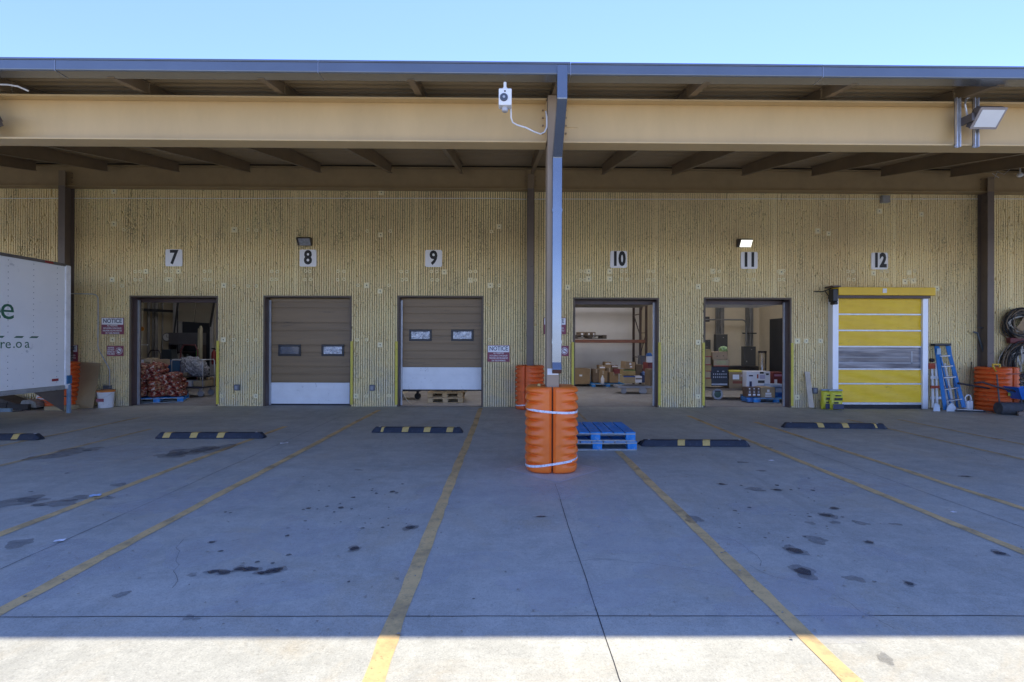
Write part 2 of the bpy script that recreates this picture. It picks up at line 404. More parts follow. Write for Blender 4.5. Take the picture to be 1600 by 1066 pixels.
for i in range(420):
    px, py = random.uniform(0, 1600), random.choice((random.uniform(640, 700), random.uniform(650, 1000)))
    p = G(px, py)
    if p.y > 12.9: continue
    s = random.uniform(.006, .020); a = random.uniform(0, 3.1)
    c, sn = math.cos(a)*s, math.sin(a)*s*.6
    m.quad((p.x-c, p.y-sn, .007), (p.x+sn, p.y-c*.6, .012), (p.x+c, p.y+sn, .006), (p.x-sn, p.y+c*.6, .011))
tag(m.build('litter_specks', M('leaf_litter', (.30, .27, .22), .9, var=.5, sc=50)), kind='stuff')

# ================================================================== BUILDING
bld = thing('warehouse', 'long tan ribbed concrete warehouse wall with six numbered dock doors', 'building', (0, 0, 0))
doors = {7: (203, 340, 465), 8: (412, 549, 465), 9: (621, 755, 465), 10: (896, 1029, 468), 11: (1100, 1236, 468), 12: (1303, 1447, 462)}
DX = {k: (wx(a), wx(b), wz((a+b)/2, t)) for k, (a, b, t) in doors.items()}
ZTOP = 6.3
XL, XR = -21, 21
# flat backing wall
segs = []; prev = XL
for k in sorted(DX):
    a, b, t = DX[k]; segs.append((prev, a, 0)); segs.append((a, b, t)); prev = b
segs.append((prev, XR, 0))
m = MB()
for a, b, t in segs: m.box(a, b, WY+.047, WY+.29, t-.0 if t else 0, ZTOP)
m.build('wall', M('groove_shade_concrete', (.33, .26, .14), .95, var=.3, sc=9), bld)  # darker than the ribs, putting groove shade into the colour
# ribs
def ribs():
    verts, faces = [], []
    pitch = .0585
    rnd = random.Random(3)
    for (a, b, t) in segs:
        z0 = t if t else 0
        far = (b < -13.4 or a > 13.6)
        n = int(round((b-a)/pitch)); p = (b-a)/n
        for i in range(n):
            x = a+i*p
            if x < -14 or x > 14.2:
                zs = [z0, ZTOP]
            else:
                step = .045; nn = max(1, int((5.3-z0)/step)); zs = [z0+(5.3-z0)*q/nn for q in range(nn+1)]+[ZTOP]
            chip = 0; base = len(verts); wv = rnd.uniform(-.0015, .0015)
            joint = abs((x+100) % 3.05) < p          # plain strip at panel joints
            for z in zs:
                if rnd.random() < .045: chip = rnd.uniform(.010, .04)
                else: chip = 0
                f = -.022+chip; j = lambda s: rnd.uniform(-s, s)
                w0, w1 = (.14+wv, .74+wv) if not joint else (.02, .98)
                verts += [(x+p*(w0-.04), WY+.045, z), (x+p*w0+j(.0035), WY+.022+f+j(.002), z), (x+p*w1+j(.0035), WY+.022+f+j(.002), z), (x+p*(w1+.04), WY+.045, z)]
            for q in range(len(zs)-1):
                o = base+q*4
                for c in range(3): faces.append((o+c, o+c+1, o+c+5, o+c+4))
            # groove floor to next rib
            if i < n-1:
                pass
    me = bpy.data.meshes.new('ribbed_facing'); me.from_pydata(verts, [], faces); me.materials.append(WALL)
    o = bpy.data.objects.new('ribbed_facing', me); COL.objects.link(o); o.parent = bld
ribs()
# anchor patches and ring marks
patchm = M('anchor_patch', (.92, .80, .50), .85, var=.12, sc=20)
sq = [(178, 350), (175, 437), (176, 531), (228, 424), (279, 424), (264, 437), (366, 359), (350, 446), (349, 531), (400, 619), (595, 367), (573, 446), (594, 455), (594, 539), (556, 619), (694, 425), (735, 438), (766, 446), (780, 354),
      (920, 424), (920, 436), (953, 424), (953, 436), (887, 449), (1091, 448), (1091, 535), (1091, 620), (1114, 424), (1120, 437), (1221, 425), (1246, 533), (1260, 533), (1282, 533), (1365, 427), (1420, 426), (1414, 440), (1427, 439), (1464, 451), (1246, 621), (1278, 361), (1295, 365), (178, 299), (596, 301), (1374, 330), (1440, 335)]
mp = MB()
mp.box(-.065, .065, -.004, .03, -.065, .065); base_patch = mp.build('anchor_patch', patchm, bld, bevel=.004)
mh = MB(); mh.box(-.012, .012, -.008, .0, -.014, .014); hole = mh.build('bolt_hole', blackp, base_patch)
first = True
for (px, py) in sq:
    p = P(px, py, WY-.004)
    if first: o = base_patch; first = False
    else:
        o = base_patch.copy(); COL.objects.link(o); o.parent = bld
        h = hole.copy(); COL.objects.link(h); h.parent = o
    o.location = p; s = random.uniform(.85, 1.05); o.scale = (s, 1, s)
rings = []
for k, offs in ((7, (-56, -8, 52)), (8, (-52, 0, 52)), (9, (-45, 2, 62)), (10, (-56, 8, 50)), (11, (-52, 2, 50)), (12, (-45, 8, 50))):
    nx = {7: 272, 8: 481, 9: 677, 10: 967, 11: 1171, 12: 1374}[k]
    for o_ in offs:
        for ddx, ddy in ((-4, 424), (4, 424), (-4, 437), (4, 437)): rings.append((nx+o_+ddx+random.uniform(-1, 1), ddy+random.uniform(-.6, .6)))
rings += [(194, 359), (191, 447), (192, 531), (388, 359), (401, 360), (366, 447), (388, 447), (401, 447), (366, 531), (387, 532), (400, 531), (365, 619), (346, 619), (386, 619), (574, 361), (610, 361), (608, 446), (560, 446), (558, 531), (573, 531), (572, 619), (592, 619), (608, 618), (768, 362),
          (780, 446), (765, 531), (780, 531), (764, 619), (781, 619), (1041, 363), (1056, 362), (1075, 364), (1090, 365), (1041, 448), (1055, 448), (1077, 448), (1041, 533), (1057, 533), (1075, 533), (1041, 619), (1057, 619), (1077, 620), (1245, 449), (1258, 449), (1280, 449), (1258, 621), (887, 362), (1466, 534), (1258, 362)]
mr_ = MB(); rr = .034
mr_.tube([(rr*math.cos(a*PI/6), -.004, rr*math.sin(a*PI/6)) for a in range(12)], .015, 5, closed=True)
ring0 = mr_.build('anchor_ring', patchm, bld)
for i, (px, py) in enumerate(rings[:98]):
    o = ring0
    if i: o = ring0.copy(); COL.objects.link(o); o.parent = bld
    o.location = P(px, py, WY-.003)

# interior walls, ceiling, roof
m = MB(); m.box(-3.3, 5.4, 20.2, 20.4, 0, 6.2); m.build('back_wall', inwall, bld)
m = MB(); m.box(-21, -3.31, 20.2, 20.4, 0, 6.2); m.build('back_wall', inbeige, bld)
m = MB(); m.box(5.4, 9.98, 20.2, 20.4, 0, 6.2); m.build('back_wall', inbeige, bld)
m = MB(); m.box(5.3, 5.4, 16.8, 20.2, 0, 6.2); m.build('partition', inbeige, bld)
m = MB(); m.box(9.98, 10.15, 13.3, 20.4, 0, 6.2); m.build('partition', inbeige, bld)
m = MB(); m.box(-3.4, -3.25, 13.3, 20.2, 0, 6.2); m.build('partition', inbeige, bld)
m = MB(); m.box(-21, -20.8, 13.3, 24, 0, 6.2); m.box(20.8, 21, 13.3, 24, 0, 6.2); m.box(-20.8, 20.8, 24, 24.2, 0, 6.2); m.build('outer_wall', WALL, bld)
# roof slab; unseen translucent strips added to let light into the rooms
added_roof_light_gl, t_, b_ = nt('added_light_diffuser')
b_.inputs['Base Color'].default_value = (.85, .87, .9, 1); b_.inputs['Roughness'].default_value = .9
tr = t_.nodes.new('ShaderNodeBsdfTranslucent'); tr.inputs['Color'].default_value = (.95, .95, .93, 1)
mx = t_.nodes.new('ShaderNodeMixShader'); mx.inputs[0].default_value = .92
t_.links.new(b_.outputs[0], mx.inputs[1]); t_.links.new(tr.outputs[0], mx.inputs[2]); t_.links.new(mx.outputs[0], t_.nodes['Material Output'].inputs['Surface'])
m = MB(); m.box(-21, 21, 13.29, 14.2, 6.3, 6.45); m.box(-21, 21, 17.6, 24.2, 6.3, 6.45); m.box(-21, -10.6, 14.2, 17.6, 6.3, 6.44); m.box(-6.6, -3.31, 14.2, 17.6, 6.3, 6.44); m.build('roof', M('roof_grey', (.3, .3, .3), .8), bld)
m = MB(); m.quad((-3.3, 14.19, 6.37), (21, 14.19, 6.37), (21, 17.61, 6.37), (-3.3, 17.61, 6.37)); m.quad((-10.7, 14.19, 6.37), (-6.5, 14.19, 6.37), (-6.5, 17.61, 6.37), (-10.7, 17.61, 6.37)); m.build('added_roof_light', added_roof_light_gl, bld)

# door openings: frame angle, jamb, track, yellow guard
def opening(k, jl, jr, gl=0, gr=0, lefttrack=True):
    a, b, t = DX[k]
    f = MB(); w_ = .055
    f.box(a-.01, a+w_*.6, WY-.012, WY+.29, 0, t+.0); f.box(b-w_*.6, b+.01, WY-.012, WY+.29, 0, t+.0); f.box(a-.01, b+.01, WY-.014, WY+.292, t-.0, t+.045)
    fr = f.build('door_frame', M('frame_brown', (.13, .095, .06), .55, var=.15), bld, bevel=.003)
    j = MB()
    j.box(a+.034, a+.046, WY+.02, WY+.286, .0, t-.001)
    j.box(b-.046, b-.034, WY+.02, WY+.286, .0, t-.001)
    j.box(a-.1, a+.05, WY+.292, WY+.33, 0, t-.002)
    j.box(b-.05, b+.1, WY+.292, WY+.33, 0, t-.002)
    j.box(a+.0, b-.0, WY+.334, WY+.42, t-.10, t+.05)
    j.build('door_jamb', jambm, fr)
    tr = MB()
    if lefttrack: tr.box(a+.047, a+.085, WY+.20, WY+.245, .01, t-.06)
    else: tr.box(b-.085, b-.047, WY+.20, WY+.245, .01, t-.06)
    tr.build('track_strip', galv, fr)
    for s, x in ((gl, a), (gr, b)):
        if s:
            y = MB(); sg = 1 if x == b else -1; y.box(min(x-sg*.012, x+sg*.048), max(x-sg*.012, x+sg*.048), WY-.04, WY-.015, .05, 1.65)
            yy = y.build('edge_guard', yellow, fr, bevel=.006)
opening(7, .10, .05, 0, 1); opening(8, .12, .02, 0, 1); opening(9, .08, .05, 1, 0)
opening(10, .02, .10, 1, 1, False); opening(11, .02, .12, 1, 1, False)

def foil_mat():
    m, t, b = nt('crumpled_plastic'); v = coords(t)
    n = noise(t, 7, 4, .6, v, 3.0)
    t.links.new(ramp(t, n, [(.35, (.16, .18, .2)), (.5, (.75, .77, .8)), (.62, (.3, .33, .36)), (.7, (.85, .86, .88))]), b.inputs['Base Color'])
    b.inputs['Roughness'].default_value = .18; b.inputs['Metallic'].default_value = .3; bump(t, b, n, .9, .03); return m
FOIL = foil_mat()
GLASS = M('dark_glass', (.05, .06, .08), .08, var=.3, sc=6, spec=.9, bmp=.15, bsc=5)
def dock_door(k, x0p, x1p, zb, zw, wins, grooves, foils, label):
    t = DX[k][2]
    x0, x1 = wx(x0p, WY+.27), wx(x1p, WY+.27)
    d = MB()
    zs = [zw]+grooves+[t+.05]
    for q, (za, zc) in enumerate(zip(zs, zs[1:])):
        d.box(x0, x1, WY+.25, WY+.29, za+.016, zc-.016)
    d.box(x0+.001, x1-.001, WY+.284, WY+.2895, zw, t+.05)
    door = d.build('dock_door', doorb, bld, bevel=.004); door['label'] = label
    wpn = MB(); h = (zw-zb)/3
    for q in range(3): wpn.box(x0, x1, WY+.248, WY+.292, zb+q*h+.005, zb+(q+1)*h-.004)
    wpn.box(x0+.001, x1-.001, WY+.262, WY+.289, zb+.003, zw)
    wpn.build('lower_panel', doorw, door, bevel=.003)
    s = MB(); s.box(x0, x1, WY+.25, WY+.285, zb-.028, zb+.003); s.build('bottom_seal', black, door)
    for (cxp, cyp), fo in zip(wins, foils):
        c = P(cxp, cyp, WY+.24)
        W2, H2 = .29, .15
        fr = MB(); e = .055
        fr.box(c.x-W2, c.x+W2, WY+.225, WY+.25, c.z+H2-e, c.z+H2); fr.box(c.x-W2, c.x+W2, WY+.225, WY+.25, c.z-H2, c.z-H2+e)
        fr.box(c.x-W2, c.x-W2+e, WY+.226, WY+.25, c.z-H2+e, c.z+H2-e); fr.box(c.x+W2-e, c.x+W2, WY+.226, WY+.25, c.z-H2+e, c.z+H2-e)
        fr.build('window_frame', blackp, door, bevel=.008)
        g = MB(); g.box(c.x-W2+e, c.x+W2-e, WY+.238, WY+.245, c.z-H2+e, c.z+H2-e); g.build('window_pane', FOIL if fo else GLASS, door)
def zz(px, ys): return sorted(wz(px, y, WY+.26) for y in ys)
dock_door(8, 421, 550, .03, wz(485, 598, WY+.26), [(452.5, 547.5), (520, 547.5)], zz(485, [473, 482, 505, 517, 540, 551, 573, 585]), (0, 1), 'closed brown sectional door under number 8 with silver lower panel')
dock_door(9, 625, 753, wz(690, 609, WY+.26), wz(690, 574, WY+.26), [(657, 524), (722.5, 524)], zz(690, [480, 491, 505, 516, 525, 537, 549, 561]), (1, 1), 'brown sectional door under number 9 raised slightly above the floor')

# open sectional panels seen rolled up inside doors 10 and 11 (edge only) -> lintel bars
for k in (10, 11):
    a, b, t = DX[k]; m = MB(); m.box(a+.06, b-.08, WY+.45, WY+1.6, t-.10, t-.05); m.build('raised_door', white if k == 11 else M('raised_brown', (.2, .16, .1), .5), bld)

# --- yellow high-speed door 12
hs = bpy.data.objects.new('fabric_door', None); COL.objects.link(hs); hs.parent = bld; hs['label'] = 'yellow high-speed fabric door under number 12'
YD = WY-.14
def zp(y, px=1375, Y=None): return wz(px, y, Y or YD)
cur = M('yellow_curtain', (.99, .60, .015), .45, var=.10, sc=2.5, stretch=(.5, 1, 3), dirt=.10, dirtcol=(.30, .22, .04), bmp=.6, bsc=3)
xa, xb = wx(1309, YD), wx(1441, YD)
bars = [631.6, 599.8, 577, 542, 516.8, 491.6, 464]
for i, (lo, hi) in enumerate(zip(bars, bars[1:])):
    z0, z1 = zp(lo), zp(hi)
    n = 24; mm = MB(); rows = 6
    ph = random.uniform(0, 9)
    if (lo, hi) == (577, 542):
        mm.box(xa, xb, YD+.012, YD+.016, z0, z1)
        vm, vt, vb = nt('clear_vinyl'); vv = coords(vt)
        vb.inputs['Roughness'].default_value = .12
        vt.links.new(ramp(vt, noise(vt, 1.3, 3, .5, coords(vt, (.5, 1, 4)), 1.), [(.38, (.10, .11, .14)), (.66, (.34, .35, .39))]), vb.inputs['Base Color'])
        bump(vt, vb, noise(vt, 2.0, 2, .5, coords(vt, (.6, 1, 4))), .12, .03)
        mm.build('vision_panel', vm, hs)
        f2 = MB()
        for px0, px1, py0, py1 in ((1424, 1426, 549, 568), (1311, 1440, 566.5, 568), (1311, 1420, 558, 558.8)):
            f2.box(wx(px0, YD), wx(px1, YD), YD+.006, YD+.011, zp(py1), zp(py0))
        f2.build('reflection_strip', M('vinyl_reflection', (.4, .42, .45), .3), hs)  # pale strips paint reflections onto the vinyl
        continue
    g = [[mm.bm.verts.new((xa+(xb-xa)*q/n, YD+.01*math.sin(ph+q*.5+r*1.3)*math.sin(PI*r/rows)+.006*math.sin(q*1.7+ph*2), z0+(z1-z0)*r/rows)) for q in range(n+1)] for r in range(rows+1)]
    for r in range(rows):
        for q in range(n): mm.bm.faces.new((g[r][q], g[r][q+1], g[r+1][q+1], g[r+1][q]))
    mm.build('curtain_panel', cur, hs, smooth=True)
for y in bars[1:-1]:
    b_ = MB(); z = zp(y); b_.box(xa, xb, YD-.022, YD+.02, z-.018, z+.022); b_.build('reinforcing_bar', galv if y not in () else white, hs, bevel=.004)
b_ = MB(); b_.box(xa, xb, YD-.03, YD+.03, .10, zp(630)+.02); b_.build('bottom_bar', galv, hs, bevel=.005)
b_ = MB(); b_.box(xa, xb, YD-.02, YD+.02, .004, .10); b_.build('bottom_seal', black, hs)
alum = M('aluminium_post', (.82, .84, .88), .4, metal=.25, var=.05, sc=2, stretch=(1, 1, .3))
for p0, p1 in ((1300.5, 1309.5), (1441, 1449.5)):
    b_ = MB(); b_.box(wx(p0, YD-.04), wx(p1, YD-.04), YD-.06, WY+.02, .002, zp(464)); b_.build('side_post', alum, hs, bevel=.008)
b_ = MB(); x0, x1 = wx(1308, YD-.2), wx(1459, YD-.2)
b_.box(x0, x1, YD-.26, WY+.02, wz(1380, 461.5, YD-.26), wz(1380, 449, YD-.26)); b_.build('roller_housing', M('housing_yellow', (.88, .55, .02), .45, var=.08, sc=2, dirt=.06, dirtcol=(.3, .2, .05)), hs, bevel=.01)
b_ = MB(); b_.box(x0-.02, x1-.08, YD-.20, WY+.03, wz(1380, 466, YD-.2), wz(1380, 462, YD-.2)); b_.box(x0-.1, x0+.1, YD-.2, WY, wz(1380, 449, YD-.2), wz(1380, 446.5, YD-.2)); b_.build('housing_bracket', jambm, hs)
b_ = MB(); c = P(1303, 460, YD-.15); b_.box(c.x-.08, c.x+.05, c.y-.1, c.y+.1, c.z-.19, c.z+.13); b_.box(c.x-.05, c.x+.04, c.y-.11, c.y+.08, c.z-.26, c.z-.19); b_.build('drive_motor', blackp, hs, bevel=.02)
b_ = MB(); p = [P(1272, 455.5, WY-.03), P(1285, 456, WY-.05), P(1293, 453, WY-.08), P(1300, 450, WY-.12)]; b_.tube(p, .013, 6)
b_.tube([P(1289, 455, WY-.03), P(1295, 463, WY-.05), P(1298, 472, WY-.06), P(1301, 478, WY-.08)], .010, 6); b_.build('motor_cable', black, hs)
b_ = MB(); c = P(1382.5, 454, YD-.265); b_.box(c.x-.05, c.x+.05, c.y-.004, c.y+.004, c.z-.06, c.z+.05); b_.build('maker_badge', white, hs, bevel=.01)
b_ = MB(); b_.box(DX[12][0], DX[12][1], WY+.29, WY+.33, 0, DX[12][2]); b_.build('door_backing', jambm, hs)

# ================================================================== CANOPY
can = thing('loading_canopy', 'brown steel canopy with wide tan front beam over the dock doors', 'canopy', (0, 0, 0))
CZ = lambda H: H+CAMH
def ibeam_x(mb, x0, x1, yc, zb, zt, fl, tf=.022, tw=.016):
    mb.box(x0, x1, yc-fl/2, yc+fl/2, zb, zb+tf); mb.box(x0, x1, yc-fl/2, yc+fl/2, zt-tf, zt); mb.box(x0, x1, yc-tw/2, yc+tw/2, zb+tf, zt-tf)
YB = 6.66                                         # front beam centre line
ZBB, ZBT = CZ(2.555), CZ(3.125)
COLX = .61
for x0, x1 in ((-20, COLX-.12), (COLX+.10, 20)):
    m = MB(); ibeam_x(m, x0, x1, YB, ZBB, ZBT, .25); m.build('front_beam', tan, can, bevel=.004)
# column
m = MB(); cw = .155
m.box(COLX-cw/2-.03, COLX+cw/2-.03, YB-.16, YB-.145, .0, ZBT+.02); m.box(COLX-cw/2-.03, COLX+cw/2-.03, YB+.145, YB+.16, .0, ZBT+.02); m.box(COLX-.035, COLX-.025, YB-.145, YB+.145, 0, ZBT+.02)
m.box(COLX-cw/2-.03, COLX-cw/2-.02, YB-.145, YB+.145, 0, ZBT)
m.build('front_column', M('column_brown', (.34, .255, .17), .5, var=.1), can, bevel=.003)
m = MB(); m.box(COLX-.23, COLX+.17, YB-.2, YB+.2, .006, .03); m.build('base_plate', brown, can)
# end plates with bolts at the column
for s, xx in ((-1, COLX-.125), (1, COLX+.105)):
    m = MB(); m.box(min(xx, xx+s*-.012), max(xx, xx+s*-.012), YB-.1, YB+.1, ZBB+.03, ZBT-.03)
    if s > 0: m.box(xx, xx+.19, YB-.018, YB-.009, ZBB+.24, ZBT-.06)
    m.build('end_plate', tan, can)
    for q in range(4):
        m = MB(); zq = ZBB+.16+q*.1; m.lathe([(.011, -.02), (.011, 0)], 6, ax='y', o=(xx+s*.035, YB-.010, zq)); m.build('bolt', joistm, can)
# roof deck (ribs run along x), pitched down to the front
def slopeH(Y): return 3.08+.166*(Y-6.05)
JB = lambda Y: CZ(slopeH(Y))            # joist underside
def JDf(Y): return .15+.012*(Y-6)
JD = .15
def deck():
    bm = bmesh.new(); prof = []
    y = 6.10; k = 0
    while y < 13.0:
        z = JB(y)+JDf(y)
        prof += [(y, z), (y+.085, z+.014), (y+.10, z+.055), (y+.145, z+.062), (y+.16, z+.022)]
        y += .17
    for x0, x1 in ((-20, 20),):
        A = [bm.verts.new((x0, a, b)) for a, b in prof]; B = [bm.verts.new((x1, a, b)) for a, b in prof]
        for i in range(len(prof)-1): bm.faces.new((A[i], A[i+1], B[i+1], B[i]))
        T = [bm.verts.new(p) for p in ((x0, 6.1, JB(6.1)+JD+.075), (x1, 6.1, JB(6.1)+JD+.075), (x1, 13.28, JB(13.28)+JDf(13.28)+.075), (x0, 13.28, JB(13.28)+JDf(13.28)+.075))]
        bm.faces.new(T)
    me = bpy.data.meshes.new('roof_deck'); bm.to_mesh(me); bm.free(); me.materials.append(deckm)
    o = bpy.data.objects.new('roof_deck', me); COL.objects.link(o); o.parent = can
deck()
# joists
def joist(x):
    m = MB()
    JM = lambda Y: CZ(2.92+.2085*(Y-6.66))          # deeper tapered main joist behind the front beam
    def seg(fn, ya, yb, w, bot):
        if bot: poly = [(ya, fn(ya)), (yb, fn(yb)), (yb, fn(yb)+.012), (ya, fn(ya)+.012)]
        else: poly = [(ya, fn(ya)+.012), (yb, fn(yb)+.012), (yb, JB(yb)+JDf(yb)-.012), (ya, JB(ya)+JDf(ya)-.012)]
        m.prism(poly, 'x', x-w/2, x+w/2)
    for fn, ya, yb in ((JB, 6.02, 6.64), (JM, 6.675, 12.74)):
        seg(fn, ya, yb, .08, True); seg(fn, ya, yb, .012, False)
        m.prism([(ya, JB(ya)+JDf(ya)-.012), (yb, JB(yb)+JDf(yb)-.012), (yb, JB(yb)+JDf(yb)-.001), (ya, JB(ya)+JDf(ya)-.001)], 'x', x-.04, x+.04)
    m.build('roof_joist', joistm, can)
JX0 = .60
for k in range(-10, 11): joist(JX0+k*1.752)
# wall beam (with flange) and wall columns
WBY = 12.86
for x0, x1 in ((-20, 20),):
    m = MB(); zb = wz(800, 295.5, WBY-.1); zt = wz(800, 262, WBY-.1)
    m.box(x0, x1, WBY-.015, WBY+.015, zb+.02, zt-.02); m.box(x0, x1, WBY-.11, WBY+.11, zb, zb+.025); m.box(x0, x1, WBY-.11, WBY+.11, zt-.025, zt)
    m.build('wall_beam', M('wall_beam_paint', (.34, .24, .115), .6, var=.1), can, bevel=.003)
WBZ = zb
m = MB(); m.box(-20, 20, WBY+.03, WBY+.045, zt-.01, JB(WBY)+JDf(WBY)+.06); m.build('gap_shade_strip', M('gap_shade_dark', (.05, .038, .025), .7), can)  # dark strip paints the shade in the gap above the wall beam
m = MB(); m.box(-20, 20, WBY+.02, WY+.0, zb+.002, zb+.07); m.build('ledger', joistm, can)
wcx = [wx(828.5, 12.72), wx(96, 12.72), wx(1547, 12.72)]
for x in wcx:
    m = MB(); ww = .165
    m.box(x-ww/2, x+ww/2, 12.70, 12.712, 0, WBZ-.001); m.box(x-ww/2, x+ww/2, 12.97, 12.982, 0, WBZ-.001); m.box(x-.006, x+.006, 12.712, 12.97, 0, WBZ-.001)
    m.build('wall_column', brown, can, bevel=.002)
    m = MB(); m.box(x-ww/2, x+ww/2, 12.70, 12.712, WBZ+.001, JB(12.75)); m.box(x-.006, x+.006, 12.712, 12.84, WBZ+.001, JB(12.75))
    m.build('column_head', joistm, can)
    for s in (-1, 1):
        for q in range(3):
            m = MB(); m.lathe([(.014, -.02), (.014, 0)], 6, ax='y', o=(x+s*(ww/2+.05), WBY-.015, WBZ+.12+q*.11)); m.build('bolt', joistm, can)
# gutter in lengths, with seam joints
GY0, GY1 = 5.88, 6.06
gb, gtop = CZ(3.083), CZ(3.22)
seams = [-20, wx(83, GY0), wx(495, GY0), wx(890, GY0), wx(1285, GY0), 20]
for i, (a, b) in enumerate(zip(seams, seams[1:])):
    m = MB(); dz = [0, 0, .0, -.003, -.004][i]
    t = .008
    prof = [(GY0, gb+.012), (GY0+.012, gb), (GY1, gb), (GY1, gtop-.02), (GY1-t, gtop-.02), (GY1-t, gb+t), (GY0+.016, gb+t), (GY0+t, gb+.016), (GY0+t, gtop), (GY0+.0, gtop)]
    m.prism([(y, z+dz) for y, z in prof], 'x', a+.0015, b-.0015)
    m.prism([(y, z+dz) for y, z in [(GY0-.010, gtop-.018), (GY0-.001, gtop-.018), (GY0-.001, gtop+.004), (GY0-.010, gtop+.004)]], 'x', a+.002, b-.002)
    m.build('gutter', gutterm, can, bevel=.002)
    if i: 
        m = MB(); m.box(a-.004, a+.004, GY0-.004, GY0-.0015, gb-.002, gtop-.02); m.box(a-.005, a+.005, GY0, GY1, gb-.006, gb-.003); m.build('gutter_seam', M('seam_metal', (.34, .35, .37), .3, metal=.6), can)
m = MB(); m.prism([(6.4, JB(6.4)+JDf(6.4)+.08), (13.28, JB(13.28)+JDf(13.28)+.08), (13.28, JB(13.28)+JDf(13.28)+.092), (6.4, JB(6.4)+JDf(6.4)+.092)], 'x', -20, 20)
m.build('roof_membrane', M('roof_edge', (.16, .15, .155), .5), can)
# downspout
m = MB(); dw, dh = .118, .10
yT = GY0-.02+dh/2-.02
ptop = Vector((wx(876.5, 5.9), 5.90, gb+.10)); pa = Vector((ptop.x, 5.90, wz(877, 152, 5.87)))
yc = YB-.16-dh/2-.004
pb = Vector((wx(869.5, yc), yc, wz(870, 243, yc-.05))); pc = Vector((pb.x, yc, wz(869, 568, yc)))
def rect_tube(mb, pts, w_, h_):
    rings = []
    for i, p in enumerate(pts):
        d0 = (pts[i]-pts[i-1]).normalized() if i else None; d1 = (pts[i+1]-pts[i]).normalized() if i < len(pts)-1 else None
        d = (d0+d1).normalized() if d0 and d1 else (d0 or d1)
        k = 1/max(.5, d.dot(d0)) if d0 and d1 else 1
        up = Vector((1, 0, 0)); n = d.cross(up).normalized()
        rings.append([mb.bm.verts.new(p+up*sx*w_/2+n*sn*h_/2*k) for sx, sn in ((-1, -1), (1, -1), (1, 1), (-1, 1))])
    for A, B in zip(rings, rings[1:]):
        for k in range(4): mb.bm.faces.new((A[k], A[(k+1) % 4], B[(k+1) % 4], B[k]))
    mb.bm.faces.new(rings[0][::-1]); mb.bm.faces.new(rings[-1])
rect_tube(m, [ptop, pa, pb, pc, pc+Vector((.0, -.07, -.10))], dw, dh)
m.build('downspout', M('downspout_metal', (.24, .26, .28), .2, metal=.75, var=.06, sc=2), can, bevel=.008)
m = MB(); m.box(pb.x-.063, pb.x+.063, yc-.053, yc+.05, pc.z+1.9, pc.z+1.94); m.box(pb.x-.063, pb.x+.063, yc-.053, yc+.05, pc.z+.25, pc.z+.29); m.build('downspout_strap', M('downspout_metal'), can)
m = MB(); z_ = wz(868, 581, YB-.17); m.box(COLX-.10, COLX+.04, YB-.166, YB-.162, z_-.04, z_+.04); m.build('column_sticker', white, can)
# white conduit across wall + junction box
m = MB(); m.tube([P(px, 310+(px-0)*0.0+random.uniform(-.3, .3)+(0 if px < 800 else 1.2), WY-.02) for px in range(-20, 1660, 60)], .009, 6)
tag(m.build('wall_conduit', white), 'thin white conduit running along the top of the ribbed wall', 'conduit')
jb = thing('junction_box', 'small grey junction box at the top of the wall right of number 12', 'electrical box', P(1381.5, 312, WY-.03))
m = MB(); m.box(-.10, .10, -.08, .03, -.09, .09); m.build('box_body', M('box_grey', (.3, .29, .27), .5), jb, bevel=.01)
m = MB(); m.box(-.09, .09, -.09, -.081, -.08, .08); m.build('box_cover', M('box_grey'), jb, bevel=.004)

# ================================================================== SIGNS
def rrect(mb, w_, h_, r, y0, y1, cxx=0, cz=0):
    pts = []
    for qx, qz, a0 in ((1, 1, 0), (-1, 1, 90), (-1, -1, 180), (1, -1, 270)):
        for s in range(5):
            a = R_(a0+s*22.5); pts.append((cxx+qx*(w_/2-r)+r*math.cos(a), cz+qz*(h_/2-r)+r*math.sin(a)))
    mb.prism(pts, 'y', y0, y1)
numpos = {7: (272, 403), 8: (481.5, 403.5), 9: (677.5, 404), 10: (966.5, 405.5), 11: (1170.5, 407), 12: (1374, 408)}
for k, (px, py) in numpos.items():
    p = P(px, py, WY-.01)
    t = thing('dock_number_sign', f'white square sign with black number {k} above the dock door', 'sign', p, group='dock number signs')
    m = MB(); rrect(m, .425, .43, .04, -.012, .01); m.build('plate', signw, t, bevel=.002)
    text_obj('numeral', str(k), .48, numk, t, (0, -.016, 0), bold=.024 if k > 9 else .016, sx=.72 if k > 9 else .84)
def notice(px, py, label, lines, w_=.56, h_=.42, vis=1):
    t = thing('notice_sign', label, 'sign', P(px, py, WY-.02))
    m = MB(); m.box(-w_/2, w_/2, -.006, .006, -h_/2, h_/2); m.build('plate', maroon, t)
    m = MB(); m.box(-w_/2+.012, w_/2-.012, -.009, -.0065, h_*.08, h_/2-.012); m.build('header', signw, t)
    text_obj('heading', 'NOTICE', .15, ink, t, (0, -.0105, h_*.29), bold=.002, sx=.86)
    text_obj('body_text', lines, .054, signw, t, (0, -.0085, -h_*.21), sx=.72, bold=.0005, space=1.15)
    return t
wp = 'ALL WEAPONS\nINCLUDING CONCEALED\nFIREARMS ARE PROHIBITED\nON THESE PREMISES'
notice(176, 509.5, 'maroon and white NOTICE sign on the wall left of door 7', wp)
notice(104, 552, 'NOTICE sign partly hidden behind the truck corner', wp)
notice(779, 552.5, 'maroon and white NOTICE sign on the wall right of door 9', wp)
notice(867, 509.5, 'NOTICE sign partly hidden behind the front column, left of door 10', wp)
